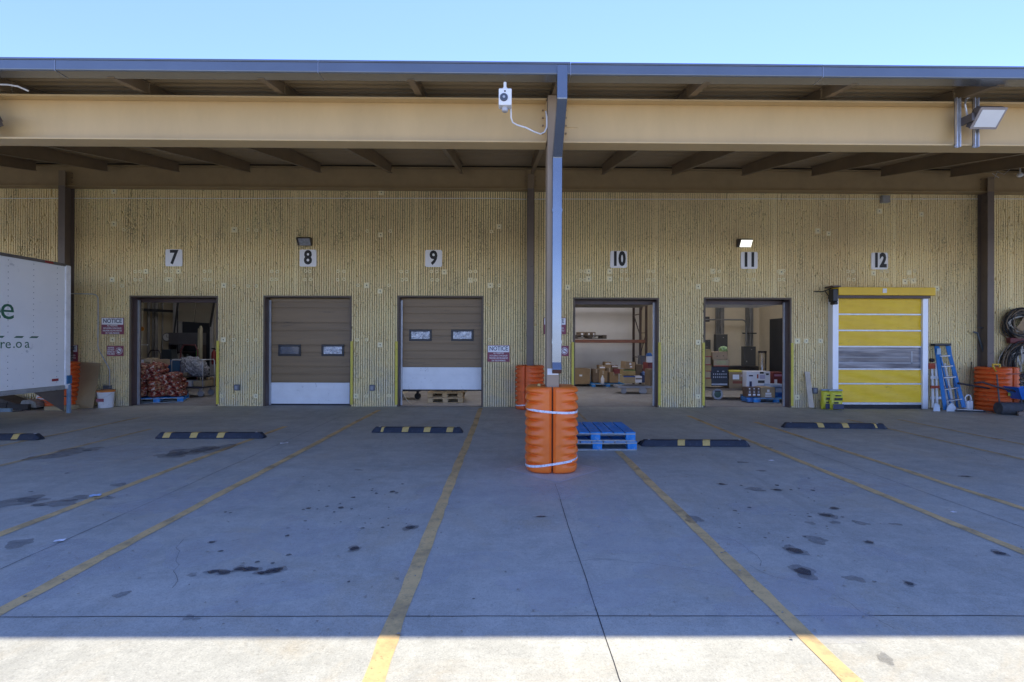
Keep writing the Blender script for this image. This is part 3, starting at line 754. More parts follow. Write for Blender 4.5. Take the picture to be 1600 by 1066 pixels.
def nosmoke(px, py, label):
    t = thing('no_smoking_sign', label, 'sign', P(px, py, WY-.02))
    m = MB(); m.box(-.205, .205, -.006, .006, -.13, .13); m.build('plate', maroon, t)
    m = MB(); m.lathe([(.088, -.009), (.088, -.0065)], 24, ax='y', o=(.10, 0, 0)); m.build('symbol_disc', signw, t)
    m = MB(); m.tube([(.10+.07*math.cos(a*PI/10), -.010, .07*math.sin(a*PI/10)) for a in range(20)], .009, 5, closed=True)
    m.bar((.10-.05, -.010, .05), (.10+.05, -.010, -.05), .014, .004, (0, 1, 0)); m.build('symbol_ring', maroon, t)
    m = MB(); m.box(.055, .13, -.0115, -.0095, -.012, .006); m.box(.136, .15, -.0115, -.0095, -.012, .006); m.build('cigarette', ink, t)
    text_obj('body_text', 'NOTICE\nDO NOT\nSMOKE IN\nTHIS AREA', .052, signw, t, (-.10, -.0085, 0), sx=.8, bold=.0012)
nosmoke(180, 548.5, 'small maroon no smoking sign on the wall left of door 7')
nosmoke(876, 548.5, 'small maroon no smoking sign left of door 10 beside the column')

# ================================================================== WALL LAMPS, OUTLETS, CONDUITS
def wallpack(px, py, lit, label):
    t = thing('wall_lamp', label, 'lamp', P(px, py, WY-.02), group='wall pack lamps')
    m = MB(); m.prism([(0, -.10), (0, .10), (-.14, .09), (-.16, .05), (-.05, -.10)], 'x', -.19, .16); m.build('housing', M('lamp_bronze', (.05, .04, .03), .4), t, bevel=.008)
    lm = None
    if lit:
        lm, tt, bb = nt('lit_lens'); bb.inputs['Emission Color'].default_value = (1, 1, .88, 1); bb.inputs['Emission Strength'].default_value = .5; bb.inputs['Base Color'].default_value = (.8, .8, .7, 1)
    else: lm = M('lens_grey', (.30, .31, .33), .25, var=.3, sc=14)
    m = MB(); m.prism([(-.165, .045), (-.162, .055), (-.06, -.10), (-.07, -.105)], 'x', -.13, .15)
    m.build('lens', lm, t)
wallpack(478, 378, False, 'unlit bronze wall lamp above number 8')
wallpack(1162, 380.5, True, 'lit wall lamp glowing above number 11')
for px, py, lb in ((371, 605.5, 'small grey outlet box on the wall between doors 7 and 8'), (582, 606, 'small grey outlet box on the wall between doors 8 and 9'), (1272, 610.5, 'small grey outlet box behind the plank left of the yellow door')):
    t = thing('outlet_box', lb, 'outlet', P(px, py, WY-.02), group='wall outlets')
    m = MB(); m.box(-.065, .065, -.06, .02, -.075, .075); m.build('box_body', M('outlet_grey', (.14, .15, .17), .5), t, bevel=.01)
    m = MB(); m.box(-.035, .035, -.07, -.061, -.045, .045); m.build('flap_cover', M('outlet_cover', (.3, .31, .33), .5), t, bevel=.008)
t = thing('conduit_run', 'bent grey conduit dropping to an outlet beside the white bucket', 'conduit', (0, 0, 0))
m = MB(); m.tube([P(x, y, WY-.03) for x, y in ((60, 458), (145, 459.5), (150, 461), (153, 465), (153.5, 475), (153, 540), (154, 546), (169, 573), (171.5, 579), (171, 604))], .013, 8); m.build('pipe', galv, t)
m = MB(); c = P(169, 606, WY-.03); m.box(c.x-.09, c.x+.08, c.y-.06, c.y+.03, c.z-.06, c.z+.06); m.build('outlet', M('outlet_grey'), t, bevel=.01)

# ================================================================== FLOODLIGHTS, CAMERA
def floodlight(px, py, label):
    yc0 = YB-.125
    c = P(px, py, yc0-.15)
    t = thing('flood_light', label, 'lamp', (c.x, yc0, 0), group='flood lights on the front beam')
    zb_, zt_ = ZBB-.03, ZBT+.03
    for dx in (-.235, -.0):
        m = MB()
        m.box(dx-.028, dx-.018, -.045, -.005, zb_, zt_); m.box(dx+.018, dx+.028, -.045, -.005, zb_, zt_); m.box(dx-.028, dx+.028, -.012, -.005, zb_, zt_)
        m.build('strut_channel', galv, t)
        m = MB(); m.tube([(dx-.03, -.03, zb_+.03), (dx-.045, -.05, zb_+.005), (dx-.07, -.06, zb_-.005)], .009, 6); m.build('beam_clamp', galv, t)
    cz = c.z
    rot = Matrix.Translation((.0, -.17, cz)) @ Matrix.Rotation(R_(38), 4, 'X')
    m = MB(); m.box(-.165, .165, -.03, .05, -.125, .125, rot); m.box(-.13, .13, .05, .11, -.09, .09, rot); m.build('housing', M('flood_bronze', (.10, .085, .08), .4), t, bevel=.008)
    m = MB(); m.box(-.17, .17, -.042, -.030, -.13, .13, rot); m.build('bezel', M('flood_bezel', (.30, .26, .24), .45), t, bevel=.004)
    m = MB(); m.box(-.14, .14, -.048, -.0425, -.102, .102, rot); m.build('lens', M('flood_lens', (.72, .72, .70), .3, var=.05), t)
    m = MB(); m.box(-.21, -.17, -.2, -.03, cz-.05, cz+.05); m.box(-.2, .12, -.08, -.046, cz-.03, cz+.03); m.build('yoke', M('flood_bronze'), t, bevel=.006)
    m = MB(); m.tube([(-.16, -.08, cz+.05), (-.2, -.09, cz+.2), (-.14, -.04, zt_-.02), (-.05, -.02, zt_+.04)], .011, 6); m.build('cable', galv, t)
floodlight(1539, 185, 'bronze flood light with white lens clamped to the right of the front beam')
floodlight(-26, 183, 'flood light clamped to the front beam at the far left')
t = thing('beam_conduit', 'curved white conduit over the beam at the far left', 'conduit', (0, 0, 0))
m = MB(); m.tube([P(x, y, 6.4) for x, y in ((-40, 136), (-10, 132), (12, 132.5), (28, 135), (44, 142))], .011, 8); m.build('pipe', white, t)

c = P(789, 154.5, 5.98)
t = thing('security_camera', 'white box camera hanging from the gutter left of the downspout', 'camera', (c.x, 5.98, c.z))
m = MB(); m.box(-.072, .078, -.06, .06, -.10, .095); m.build('housing', white, t, bevel=.010)
m = MB(); m.lathe([(.043, -.076), (.046, -.07), (.046, -.055)], 22, ax='y', o=(-.012, 0, -.012)); m.build('lens_ring', M('cam_grey', (.08, .09, .11), .3), t, smooth='auto')
m = MB(); m.lathe([(.014, -.082), (.016, -.0765)], 14, ax='y', o=(-.012, 0, -.012)); m.build('lens_glint', M('cam_mid', (.4, .42, .45), .3), t)
m = MB(); m.lathe([(.010, -.066), (.010, -.06)], 10, ax='y', o=(0, 0, .060)); m.build('sensor', blackp, t)
m = MB(); m.lathe([(.028, .095), (.028, .125), (.018, .13), (.018, .19)], 14); m.build('mount_stem', white, t, smooth='auto')
m = MB(); m.lathe([(.024, -.155), (.034, -.148), (.036, -.11), (.028, -.10)], 16); m.build('lower_dome', M('cam_lgrey', (.5, .5, .5), .4), t, smooth='auto')
m = MB()
pts = [P(x, y, 6.1) for x, y in ((798, 166), (798.5, 186), (801, 191), (808, 192.5), (822, 194), (836, 198.5), (846, 199.5), (853, 194), (857, 184), (857.5, 165), (856.5, 152))]
for i, p in enumerate(pts): p.y = 6.02+i*.045
pts = [ (P(800, 533, 6).copy(), p)[1] for p in pts]
m.tube([p-Vector((c.x, 5.98, c.z)) for p in pts], .0095, 8); m.build('cable', white, t, smooth=True)
c = P(1594, 272, 12.5)
t = thing('dome_camera', 'small white camera hanging under the joists at the far right', 'camera', c)
m = MB(); m.lathe([(.02, -.08), (.06, -.06), (.07, -.02), (.065, .0), (.03, .03), (.015, .05), (.015, .2)], 16); m.build('dome', white, t, smooth='auto')
m = MB(); m.tube([(0, 0, .2), (-.15, .05, .18), (-.3, .1, .02), (-.42, .15, .1), (-.5, .15, -.08), (-.38, .15, -.05), (-.55, .15, .06)], .006, 5); m.build('loose_wires', galv, t)

# ================================================================== COLUMN GUARDS
def guard_half_bm(sign, R=.32, H=1.07, nz=96, na=30, off=.012, body=0):
    """one half of a wrap-around column guard; sign -1 = left half, +1 = right half"""
    bm = bmesh.new()
    grooves = [H*(.09+.82*i/8) for i in range(9)]
    rows = []
    for i in range(nz+1):
        z = H*i/nz
        e = min(z, H-z); edge = 1.0 if e > .06 else math.sqrt(max(0, 1-((.06-e)/.06)**2))
        row = []
        for j in range(na+1):
            a = PI*j/na                      # 0 = front seam, pi = back seam
            th = -PI/2+sign*a
            x, y = math.cos(th), math.sin(th)
            sup = (abs(x)**3.0+abs(y)**3.0)**(-1/3.0)
            r = R*sup*1.0
            # dimple grooves: strong from 20deg from the front seam outward
            fz = sum(math.exp(-((z-g-.014)/.016)**2) for g in grooves)
            aw = max(0, min(1, (math.degrees(a)-20)/22)); aw2 = max(0, min(1, (math.degrees(a)-155)/-10))
            r -= .042*fz*aw*aw2
            fb = sum(math.exp(-((z-g-.05)/.026)**2) for g in grooves)
            r += .014*fb*aw*aw2
            r *= (.9+.1*edge)
            # rounded towards the seams
            sm = min(a, PI-a); 
            if sm < .14: r -= .035*(1-sm/.14)**2
            row.append(bm.verts.new((x*r+sign*off, y*r, z)))
        rows.append(row)
    for A, B in zip(rows, rows[1:]):
        for j in range(na): bm.faces.new((A[j], A[j+1], B[j+1], B[j]))
    # seam face and inner channel + caps
    ring = lambda row, z: row
    ri = .13
    ci_t = [bm.verts.new((math.cos(-PI/2+sign*PI*j/na)*ri+sign*off, math.sin(-PI/2+sign*PI*j/na)*ri, H-.004)) for j in range(na+1)]
    ci_b = [bm.verts.new((math.cos(-PI/2+sign*PI*j/na)*ri+sign*off, math.sin(-PI/2+sign*PI*j/na)*ri, .0)) for j in range(na+1)]
    for j in range(na):
        bm.faces.new((rows[-1][j], rows[-1][j+1], ci_t[j+1], ci_t[j])); bm.faces.new((rows[0][j], rows[0][j+1], ci_b[j+1], ci_b[j])); bm.faces.new((ci_t[j], ci_t[j+1], ci_b[j+1], ci_b[j]))
    for j, in ((0,), (na,)):
        bm.faces.new([r[j] for r in rows]+[ci_t[j], ci_b[j]])
    return bm
def bm_obj(bm, name, mat, parent, smooth=True):
    m = MB(); m.bm.free(); m.bm = bm; return m.build(name, mat, parent, smooth='auto' if smooth else False)
def strap_ring(R, z0, tilt, az, w_=.028):
    bm = bmesh.new(); n = 64; A = []; B = []; C = []; D = []
    for k in range(n):
        th = 2*PI*k/n; x, y = math.cos(th), math.sin(th); sup = (abs(x)**3.0+abs(y)**3.0)**(-1/3.0)
        r = R*sup+.004
        z = z0+tilt*math.cos(th-az)*R
        A.append(bm.verts.new((x*r, y*r, z-w_/2))); B.append(bm.verts.new((x*r, y*r, z+w_/2)))
        C.append(bm.verts.new((x*(r-.006), y*(r-.006), z+w_/2))); D.append(bm.verts.new((x*(r-.006), y*(r-.006), z-w_/2)))
    for k in range(n):
        l = (k+1) % n
        bm.faces.new((A[k], A[l], B[l], B[k])); bm.faces.new((B[k], B[l], C[l], C[k])); bm.faces.new((C[k], C[l], D[l], D[k])); bm.faces.new((D[k], D[l], A[l], A[k]))
    return bm
def column_guard(label, loc, rz, mat, straps, scale=1, spread=0, names='column guards'):
    t = thing('column_guard', label, 'column guard', loc, rz, group=names)
    t.scale = (scale, scale, 1)
    for s in (-1, 1): bm_obj(guard_half_bm(s, off=.010+spread), 'guard_half', mat, t)
    for z, tl, az, mt in straps: bm_obj(strap_ring(.32+.012+spread*.5, z, tl, az), 'strap', mt, t)
    return t
column_guard('orange ribbed column guard with two silver straps around the front column', (.575, 6.66, .008), R_(-2), orange, [(.79, .10, PI*.75, tape), (.12, .17, -.05, tape)])
bs = M('black_strap', (.03, .03, .03), .6)
column_guard('dark orange column guard with a pale strap around the middle wall column', (wcx[0]-.01, 12.62, .006), R_(-28), orange_d, [(.12, .12, 0, tape)], .97)
column_guard('orange column guard beside the truck rear, black strap near its foot', (wcx[1]+.12, 12.62, .05), R_(30), orange_d, [(.25, .0, 0, bs)], .95)
# right wall column: halves pulled apart
t = column_guard('wide orange column guard behind the wheelbarrow, pulled open round the column', (wcx[2]+.03, 12.58, .006), R_(22), orange_d, [(.92, .0, 0, M('thin_strap', (.3, .06, .02), .6))], 1.10, .05)
m = MB(); m.box(-.30, -.14, -.345, -.335, .40, .48); m.build('warning_label', M('label_yellow', (.65, .66, .10), .5), t)
m = MB(); m.box(-.3, .16, -.35, .1, 0, .09); o = m.build('timber_block', card_l, None, bevel=.006); o.location = (wx(112, 12.5), 12.45, 0)
tag(o, 'dirty tan timber block lying under the orange guard behind the truck corner', 'timber')

# rag and ball things near column top
p = P(853, 603, 6.5); m = MB(); m.lathe([(.004, -.022), (.018, -.015), (.024, 0), (.018, .015), (.004, .022)], 12)
tag(m.build('tennis_ball', M('old_ball', (.45, .33, .12), .8), None, smooth=True, loc=(.575-.17, 6.52, 1.095)), 'small dull yellow ball resting on top of the front column guard', 'ball')

# ================================================================== WHEEL STOPS
stopc = M('stop_rubber', (.02, .026, .04), .6, var=.3, sc=8, dirt=.2, dirtcol=(.10, .11, .13), bmp=.3)
stopy = M('stop_yellow', (.56, .38, .11), .6, var=.2, sc=9, dirt=.2)
def wheel_stop(px0, px1, py, label, stripes, rz=0):
    a, b = G(px0, py), G(px1, py+ (px1-px0)*math.tan(R_(0)))
    L = (b-a).length; c = (a+b)/2
    t = thing('wheel_stop', label, 'wheel stop', (c.x, c.y+.08, .0), rz, group='wheel stops')
    bm = bmesh.new()
    h, hw, tw = .10, .085, .045
    xs = [-L/2, -L/2+.06, L/2-.06, L/2]; hs_ = [.035, h, h, .035]
    rings = []
    for x, hh in zip(xs, hs_):
        k = 1 if hh == h else .8
        rings.append([bm.verts.new(p) for p in ((x, -hw*k, .003), (x, -hw*k, .02), (x, -tw*k, hh-.008), (x, -tw*k+.012, hh), (x, tw*k-.012, hh), (x, tw*k, hh-.008), (x, hw*k, .02), (x, hw*k, .003))])
    for A, B in zip(rings, rings[1:]):
        for k in range(8): bm.faces.new((A[k], A[(k+1) % 8], B[(k+1) % 8], B[k]))
    bm.faces.new(rings[0][::-1]); bm.faces.new(rings[-1])
    bm_obj(bm, 'rubber_body', stopc, t, False)
    for s, full in stripes:
        x = -L/2+s*L; w_ = .115; sk = .05 if full > 0 else -.05
        m = MB(); e = .002
        f = [(-hw, .02), (-tw, h-.008), (-tw+.012, h), (tw-.012, h), (tw, h-.008)]
        n0 = [(x+sk*(i/4), y-e if i < 2 else y, z+e) for i, (y, z) in enumerate(f)]
        n1 = [(q[0]+w_*abs(full), q[1], q[2]) for q in n0]
        for i in range(4): m.quad(n0[i], n1[i], n1[i+1], n0[i+1])
        m.build('yellow_stripe', stopy, t)
    for s in (.08, .92):
        m = MB(); m.lathe([(.022, h-.002), (.02, h+.003)], 12, -L/2+s*L, 0); m.build('anchor_bolt', galv, t)
wheel_stop(-62, 57, 688.5, 'black and yellow wheel stop cut off by the left edge', [(.3, 1), (.66, .9)], R_(1))
wheel_stop(242, 410, 686, 'black wheel stop with three yellow stripes on the left, below door 8', [(.07, 1), (.32, 1), (.57, 1)], R_(1.2))
wheel_stop(580, 723, 677, 'black wheel stop with yellow stripes below door 9 left of the central column', [(.10, .4), (.33, 1), (.57, 1), (.82, 1)], R_(-.5))
wheel_stop(1003, 1172, 698.5, 'black wheel stop with yellow stripes beside the blue pallets', [(.33, 1), (.56, 1)], R_(-.8))
wheel_stop(1229, 1384, 670, 'black wheel stop with yellow stripes in front of doors 11 and 12', [(.33, -1), (.57, -1), (.88, -.35)], R_(-3.2))

# ================================================================== PALLETS
def make_pallet(label, loc, rz, mat, edge, group, w_=1.2, d_=1.0, cat='pallet'):
    t = thing('pallet', label, cat, loc, rz, group=group)
    m = MB(); n = 7; bw = .150
    for i in range(n):
        x = -w_/2+bw/2+(w_-bw)*i/(n-1)
        m.box(x-bw/2, x+bw/2, -d_/2, d_/2, .122, .140)
    m.build('deck_boards', mat, t, bevel=.002)
    m = MB()
    for y in (-d_/2+.05, 0, d_/2-.05): m.box(-w_/2, w_/2, y-.05, y+.05, .104, .1215)
    m.build('stringer_boards', edge, t, bevel=.002)
    for y in (-d_/2+.05, 0, d_/2-.05):
        for x in (-w_/2+.07, 0, w_/2-.07):
            m = MB(); m.box(x-.07, x+.07, y-.048, y+.048, .0185, .1035); m.build('block', mat, t, bevel=.003)
    m = MB()
    for y in (-d_/2+.05, 0, d_/2-.05): m.box(-w_/2+.001, w_/2-.001, y-.05, y+.05, .001, .018)
    for x in (-w_/2+.05, w_/2-.05): m.box(x-.05, x+.05, -d_/2+.102, -.052, .001, .018); m.box(x-.05, x+.05, .052, d_/2-.102, .001, .018)
    m.build('base_boards', edge, t, bevel=.002)
    return t
p1 = make_pallet('lower blue pallet of the stack behind the orange column guard', (1.36, 8.23, .006), R_(1), bluep, woodw, 'blue pallets stacked by the column')
dup(p1, (1.345, 8.22, .148), R_(-.6), 'upper blue pallet of the stack behind the orange column guard')
p2 = dup(p1, (wx(246, 13.9)+.02, 14.0, .006), R_(24), 'blue pallet under the heap of red mesh sacks inside door 7', 'blue pallets inside the dock doors')
p3 = dup(p1, (wx(1210, 14.1), 14.4, .006), R_(-4), 'blue pallet under the cartons inside door 11', 'blue pallets inside the dock doors')
wp1 = make_pallet('lowest wooden pallet under the raised door 9', (wx(697, 14.0), 14.2, .006), R_(2), wood, wood, 'wooden pallets under door 9', .95, .9)
dup(wp1, (wx(697, 14.0), 14.25, .15), R_(0), 'middle wooden pallet under the raised door 9')
dup(wp1, (wx(704, 14.0), 14.3, .294), R_(-3), 'top wooden pallet under the raised door 9')

# ================================================================== TRUCK
TX = wx(110, 11.0)
tk = thing('box_truck', 'white box truck backed up at the left with green lettering', 'truck', (TX, 11.0, 0))
trw = M('truck_white', (.92, .92, .91), .35, var=.04, sc=1.2, dirt=.03, dirtcol=(.45, .47, .5))
ZB_, ZT_ = wz(107, 601, 11), wz(107, 418, 11)
Lk = 6.2
m = MB(); m.box(-2.4, 0, -Lk, -.14, ZB_, ZT_); m.build('cargo_box', trw, tk, bevel=.01)
m = MB(); m.box(-2.41, .008, -Lk, -.10, ZT_, ZT_+.06); m.build('top_rail', M('rail_dark', (.16, .15, .15), .4, metal=.3), tk, bevel=.008)
m = MB(); m.box(-2.41, .010, -Lk, -.10, ZB_-.09, ZB_-.001); m.build('bottom_rail', M('rail_alu', (.42, .43, .44), .4, metal=.4, var=.2, dirt=.2), tk, bevel=.006)
m = MB(); m.box(-.16, .014, -.14, .0, ZB_-.09, ZT_+.03); m.build('corner_post', M('post_white', (.85, .85, .86), .35), tk, bevel=.02)
m = MB(); m.box(-2.42, -2.28, -.14, .0, ZB_-.09, ZT_+.03); m.box(-2.28, -.16, -.14, 0, ZT_-.12, ZT_+.03); m.box(-2.28, -.16, -.10, -.06, ZB_, ZT_-.12); m.build('rear_door', trw, tk)
rv = MB(); rv.lathe([(.009, 0), (.007, .004)], 6, ax='x'); rivet = rv.build('rivet', M('rivet_grey', (.22, .23, .26), .5), tk, loc=(.0005, -.3, ZB_+.3))
for px in (13, 52.5, 89, 103.5):
    Y = 11.0*(793-110)/(793-px)
    n = 22
    for i in range(n):
        z = ZB_+.08+(ZT_-ZB_-.14)*i/(n-1)
        if 5 < i < 9 and px < 60: continue
        q = rivet.copy(); COL.objects.link(q); q.parent = tk; q.location = (.0005, Y-11, z)
m = MB(); m.box(0, .02, -.62, -.44, ZT_+.008, ZT_+.05); m.build('marker_lamp', M('lamp_red', (.30, .03, .03), .3), tk)
m = MB(); m.box(.0005, .006, -.44, -.29, ZB_+.10, ZB_+.15); m.build('reflector', M('reflector_red', (.35, .04, .05), .3), tk)
def tY(px): return 11.0*(793-110)/(793-px)-11
rx = (PI/2, 0, PI/2)
zline = wz(52, 527, 11+tY(45))
m = MB()
for a, b in ((-30, 8), (22, 38), (46, 61)):
    y0, y1 = tY(a), tY(b); m.prism([(y0, zline-.016), (y1-.04, zline-.016), (y1, zline+.018), (y0+.05, zline+.018)], 'x', .0008, .003)
m.build('dash_stripes', green_ink, tk)
text_obj('lettering', 'e', .62, green_ink, tk, (.001, tY(12), wz(12, 483, 11+tY(12))), rx, ext=.001)
text_obj('lettering', 'e', .62, green_ink, tk, (.001, tY(-9), wz(-9, 483, 11+tY(-9))), rx, ext=.001)
text_obj('lettering', 'tre', .25, green_ink, tk, (.001, tY(6), wz(6, 538, 11+tY(6))), rx, ext=.001)
text_obj('lettering', '.o', .25, green_ink, tk, (.001, tY(28), wz(28, 537.5, 11+tY(28))), rx, ext=.001)
text_obj('lettering', 'a', .25, green_ink, tk, (.001, tY(43), wz(43, 537.5, 11+tY(43))), rx, ext=.001)
# rear under-ride parts
m = MB(); zz0 = ZB_-.09
m.prism([(-.75, zz0), (-.05, zz0), (-.05, .14)], 'x', -.10, -.085); m.build('liftgate_plate', M('liftgate_brown', (.15, .12, .10), .6, var=.2, dirt=.1), tk)
m = MB(); m.box(-.03, .03, -.06, -.0, .10, ZB_-.0); m.build('bumper_post', M('bumper_blue', (.22, .32, .42), .5, var=.3, dirt=.2), tk, bevel=.008)
m = MB(); m.box(-2.4, -2.34, -.06, -.0, .10, ZB_); m.build('bumper_post', M('bumper_blue'), tk, bevel=.008)
m = MB(); m.box(-2.33, -1.2, -.055, -.01, .12, .2); m.build('rear_bumper', M('bumper_blue'), tk, bevel=.008)
m = MB(); m.box(-.04, .035, -.11, .012, ZB_+.02, ZB_+.20); m.build('hinge_bracket', M('bracket_blue', (.03, .14, .28), .5), tk, bevel=.01)
m = MB(); m.box(-1.75, -1.6, -Lk-2.2, -.3, .62, ZB_-.1); m.box(-.8, -.65, -Lk-2.2, -.3, .62, ZB_-.1); m.build('chassis_rail', black, tk)
whl = MB(); whl.lathe([(.20, -.12), (.40, -.12), (.44, -.08), (.44, .08), (.40, .12), (.20, .12)], 28, ax='x', o=(0, 0, 0)); 
tire = whl.build('wheel', black, tk, smooth='auto', loc=(-.20, -2.55, .44))
rm = MB(); rm.lathe([(.20, .10), (.16, .06), (.08, .06), (.08, .13), (.01, .13)], 20, ax='x'); rm.build('rim', galv, tire, smooth='auto')
for lx, ly in ((-2.2, -2.55), (-.20, -Lk-1.1), (-2.2, -Lk-1.1)):
    q = tire.copy(); COL.objects.link(q); q.parent = tk; q.location = (lx, ly, .44)
m = MB(); m.prism([(-Lk-2.2, .5), (-Lk-.15, .5), (-Lk-.15, 2.5), (-Lk-.9, 2.55), (-Lk-1.35, 1.6), (-Lk-2.15, 1.4)], 'x', -2.25, -.15); m.build('cab', trw, tk, bevel=.05)
m = MB(); m.prism([(-Lk-1.25, 1.6), (-Lk-.5, 1.6), (-Lk-.5, 2.3), (-Lk-.93, 2.35)], 'x', -.149, -.14); m.build('cab_window', GLASS, tk)
# under the truck, near the wall
def simple(name, label, cat, mb, mat, loc=None, bevel=.006, group=None, rz=0, smooth=False):
    o = mb.build(name, mat, None, bevel=bevel, loc=loc, smooth=smooth); o.rotation_euler.z = rz; return tag(o, label, cat, group)
m = MB(); m.prism([(-.22, 0), (.22, 0), (.18, .13), (.05, .2), (-.14, .17)], 'y', -.12, .12)
c = P(56, 634, 12.4); simple('concrete_block', 'rough grey concrete block under the truck rear', 'block', m, M('block_grey', (.30, .29, .26), .9, var=.3, sc=14, bmp=.6), (c.x, 12.3, .05), .02)
t = thing('barricade_board', 'orange and white striped barricade board under the truck rear', 'barricade', (wx(76, 12.5), 12.5, 0), R_(-3))
m = MB(); m.box(-.28, .25, -.02, .02, .10, .30); m.build('board', white, t)
for q, z in enumerate((.12, .19, .26)):
    m = MB(); m.box(-.26, .25, -.024, -.0205, z-.02, z+.02); m.build('stripe', M('barricade_orange', (.75, .22, .07), .5), t)
m = MB(); m.box(-.42, .1, -.05, .05, 0, .099); m.build('foot', black, t)
m = MB(); m.prism([(-1.2, 0), (.55, 0), (.3, .1), (-.3, .30), (-1.2, .38)], 'y', -.25, .25)
simple('folded_tarp', 'dark brown folded tarp lying against the wall under the truck', 'tarp', m, M('tarp_brown', (.08, .065, .05), .85, var=.3, sc=6, bmp=.8, bsc=6), (wx(25, 12.6), 12.62, 0), .03)
m = MB(); m.box(-.7, .45, -.04, .04, .0, .14); simple('dark_timber', 'long dark timber on the ground at the far left under the truck', 'timber', m, M('timber_dark', (.05, .042, .035), .9), (wx(20, 12.2), 12.2, 0), .01, rz=R_(-6))
m = MB(); m.tube([(.0, 0, .2), (.05, -.1, .04), (.25, -.18, .015), (.42, -.1, .015), (.46, .05, .05)], .012, 6); simple('loose_hose', 'thin black hose looping onto the slab under the truck', 'hose', m, black, (wx(12, 12), 12, 0), 0)
# leaning cardboard sheet
a, b, c_, d_ = P(109, 565, 12.93), P(157, 567.5, 12.93), P(145, 638, 12.55), P(100, 640, 12.55)
m = MB(); A = [m.bm.verts.new(v) for v in (a, b, c_, d_)]; B = [m.bm.verts.new(v+Vector((0, .012, 0))) for v in (a, b, c_, d_)]
m.bm.faces.new(A); m.bm.faces.new(B[::-1])
for i in range(4): m.bm.faces.new((A[i], A[(i+1) % 4], B[(i+1) % 4], B[i]))
tag(m.build('plywood_sheet', M('plywood', (.36, .27, .15), .7, var=.12, sc=2)), 'tan plywood sheet leaning on the wall behind the orange guard', 'plywood')
# bucket
c = P(164.5, 637, 12.6)
t = thing('bucket', 'white plastic bucket with an orange lid below the conduit', 'bucket', (c.x, 12.62, .004))
m = MB(); m.lathe([(.140, 0), (.150, .01), (.168, .36), (.178, .362), (.178, .385), (.172, .39)], 28); m.build('pail', plasticw, t, smooth='auto')
m = MB(); m.lathe([(.182, .385), (.184, .43), (.17, .435)], 28); m.build('lid', M('lid_orange', (.62, .20, .03), .45), t, smooth='auto')
m = MB(); m.box(-.11, .07, -.170, -.158, .16, .235); m.build('label', maroon, t)
m = MB(); m.tube([(.18*math.cos(a*PI/12), -.06-.12*math.sin(a*PI/12), .36-.10*math.sin(a*PI/12)) for a in range(13)], .004, 5); m.build('handle', galv, t)

# ================================================================== RIGHT-HAND CLUTTER
def plankpts(px0, py0, px1, py1, Y0, Y1, w_, th): return P(px0, py0, Y0), P(px1, py1, Y1)
m = MB(); m.bar(P(1267.5, 637, 12.72), P(1261, 581, 12.95), .13, .03, (0, 1, 0)); simple('wood_plank', 'pale wooden plank leaning on the wall left of the yellow door', 'plank', m, M('pale_pine', (.55, .47, .36), .7, var=.12, sc=6), None, .003)
for i, (px, w_, h_, lb) in enumerate(((1292, .22, .46, 'rear yellow and black ice-melt bag, left of its neighbour'), (1304, .34, .46, 'front yellow and black ice-melt bag by the yellow door'))):
    t = thing('product_bag', lb, 'bag', (wx(px, 12.65), 12.60+.1*(1-i), .004), R_(6-8*i), group='bags by the yellow door')
    bm = bmesh.new(); n = 12; nr = 12; rows = []
    for r in range(nr+1):
        zf = r/nr; z = h_*zf; th = .09*math.sqrt(max(0, 1-(2*zf-1)**4))+.008; ww = w_/2*(1-.10*zf+.03*math.sin(zf*9))
        rows.append([bm.verts.new((ww*math.cos(2*PI*k/n)*(1 if abs(math.cos(2*PI*k/n)) > .5 else 1.1), th*math.sin(2*PI*k/n)+.015*math.sin(z*20+k), z)) for k in range(n)])
    for A, B in zip(rows, rows[1:]):
        for k in range(n): bm.faces.new((A[k], A[(k+1) % n], B[(k+1) % n], B[k]))
    bm.faces.new(rows[0][::-1]); bm.faces.new(rows[-1])
    bm_obj(bm, 'bag_body', M('bag_yellow', (.66, .62, .04), .4, var=.12, sc=6), t)
    m = MB(); m.box(-w_*.38, w_*.38, -.118, -.105, .02, .15); m.build('dark_band', M('bag_navy', (.03, .04, .09), .4), t, bevel=.01)
    m = MB(); m.box(-w_*.28, w_*.28, -.118, -.105, .24, .30); m.box(-w_*.2, w_*.2, -.117, -.104, .34, .37); m.box(-w_*.3, -w_*.0, -.12, -.106, .16, .2); m.build('print_mark', blackp, t, bevel=.003)
    m = MB(); m.box(-w_*.5, w_*.45, -.03, .03, h_-.0, h_+.04); m.build('top_fold', M('bag_grey', (.35, .42, .48), .5), t, bevel=.01)
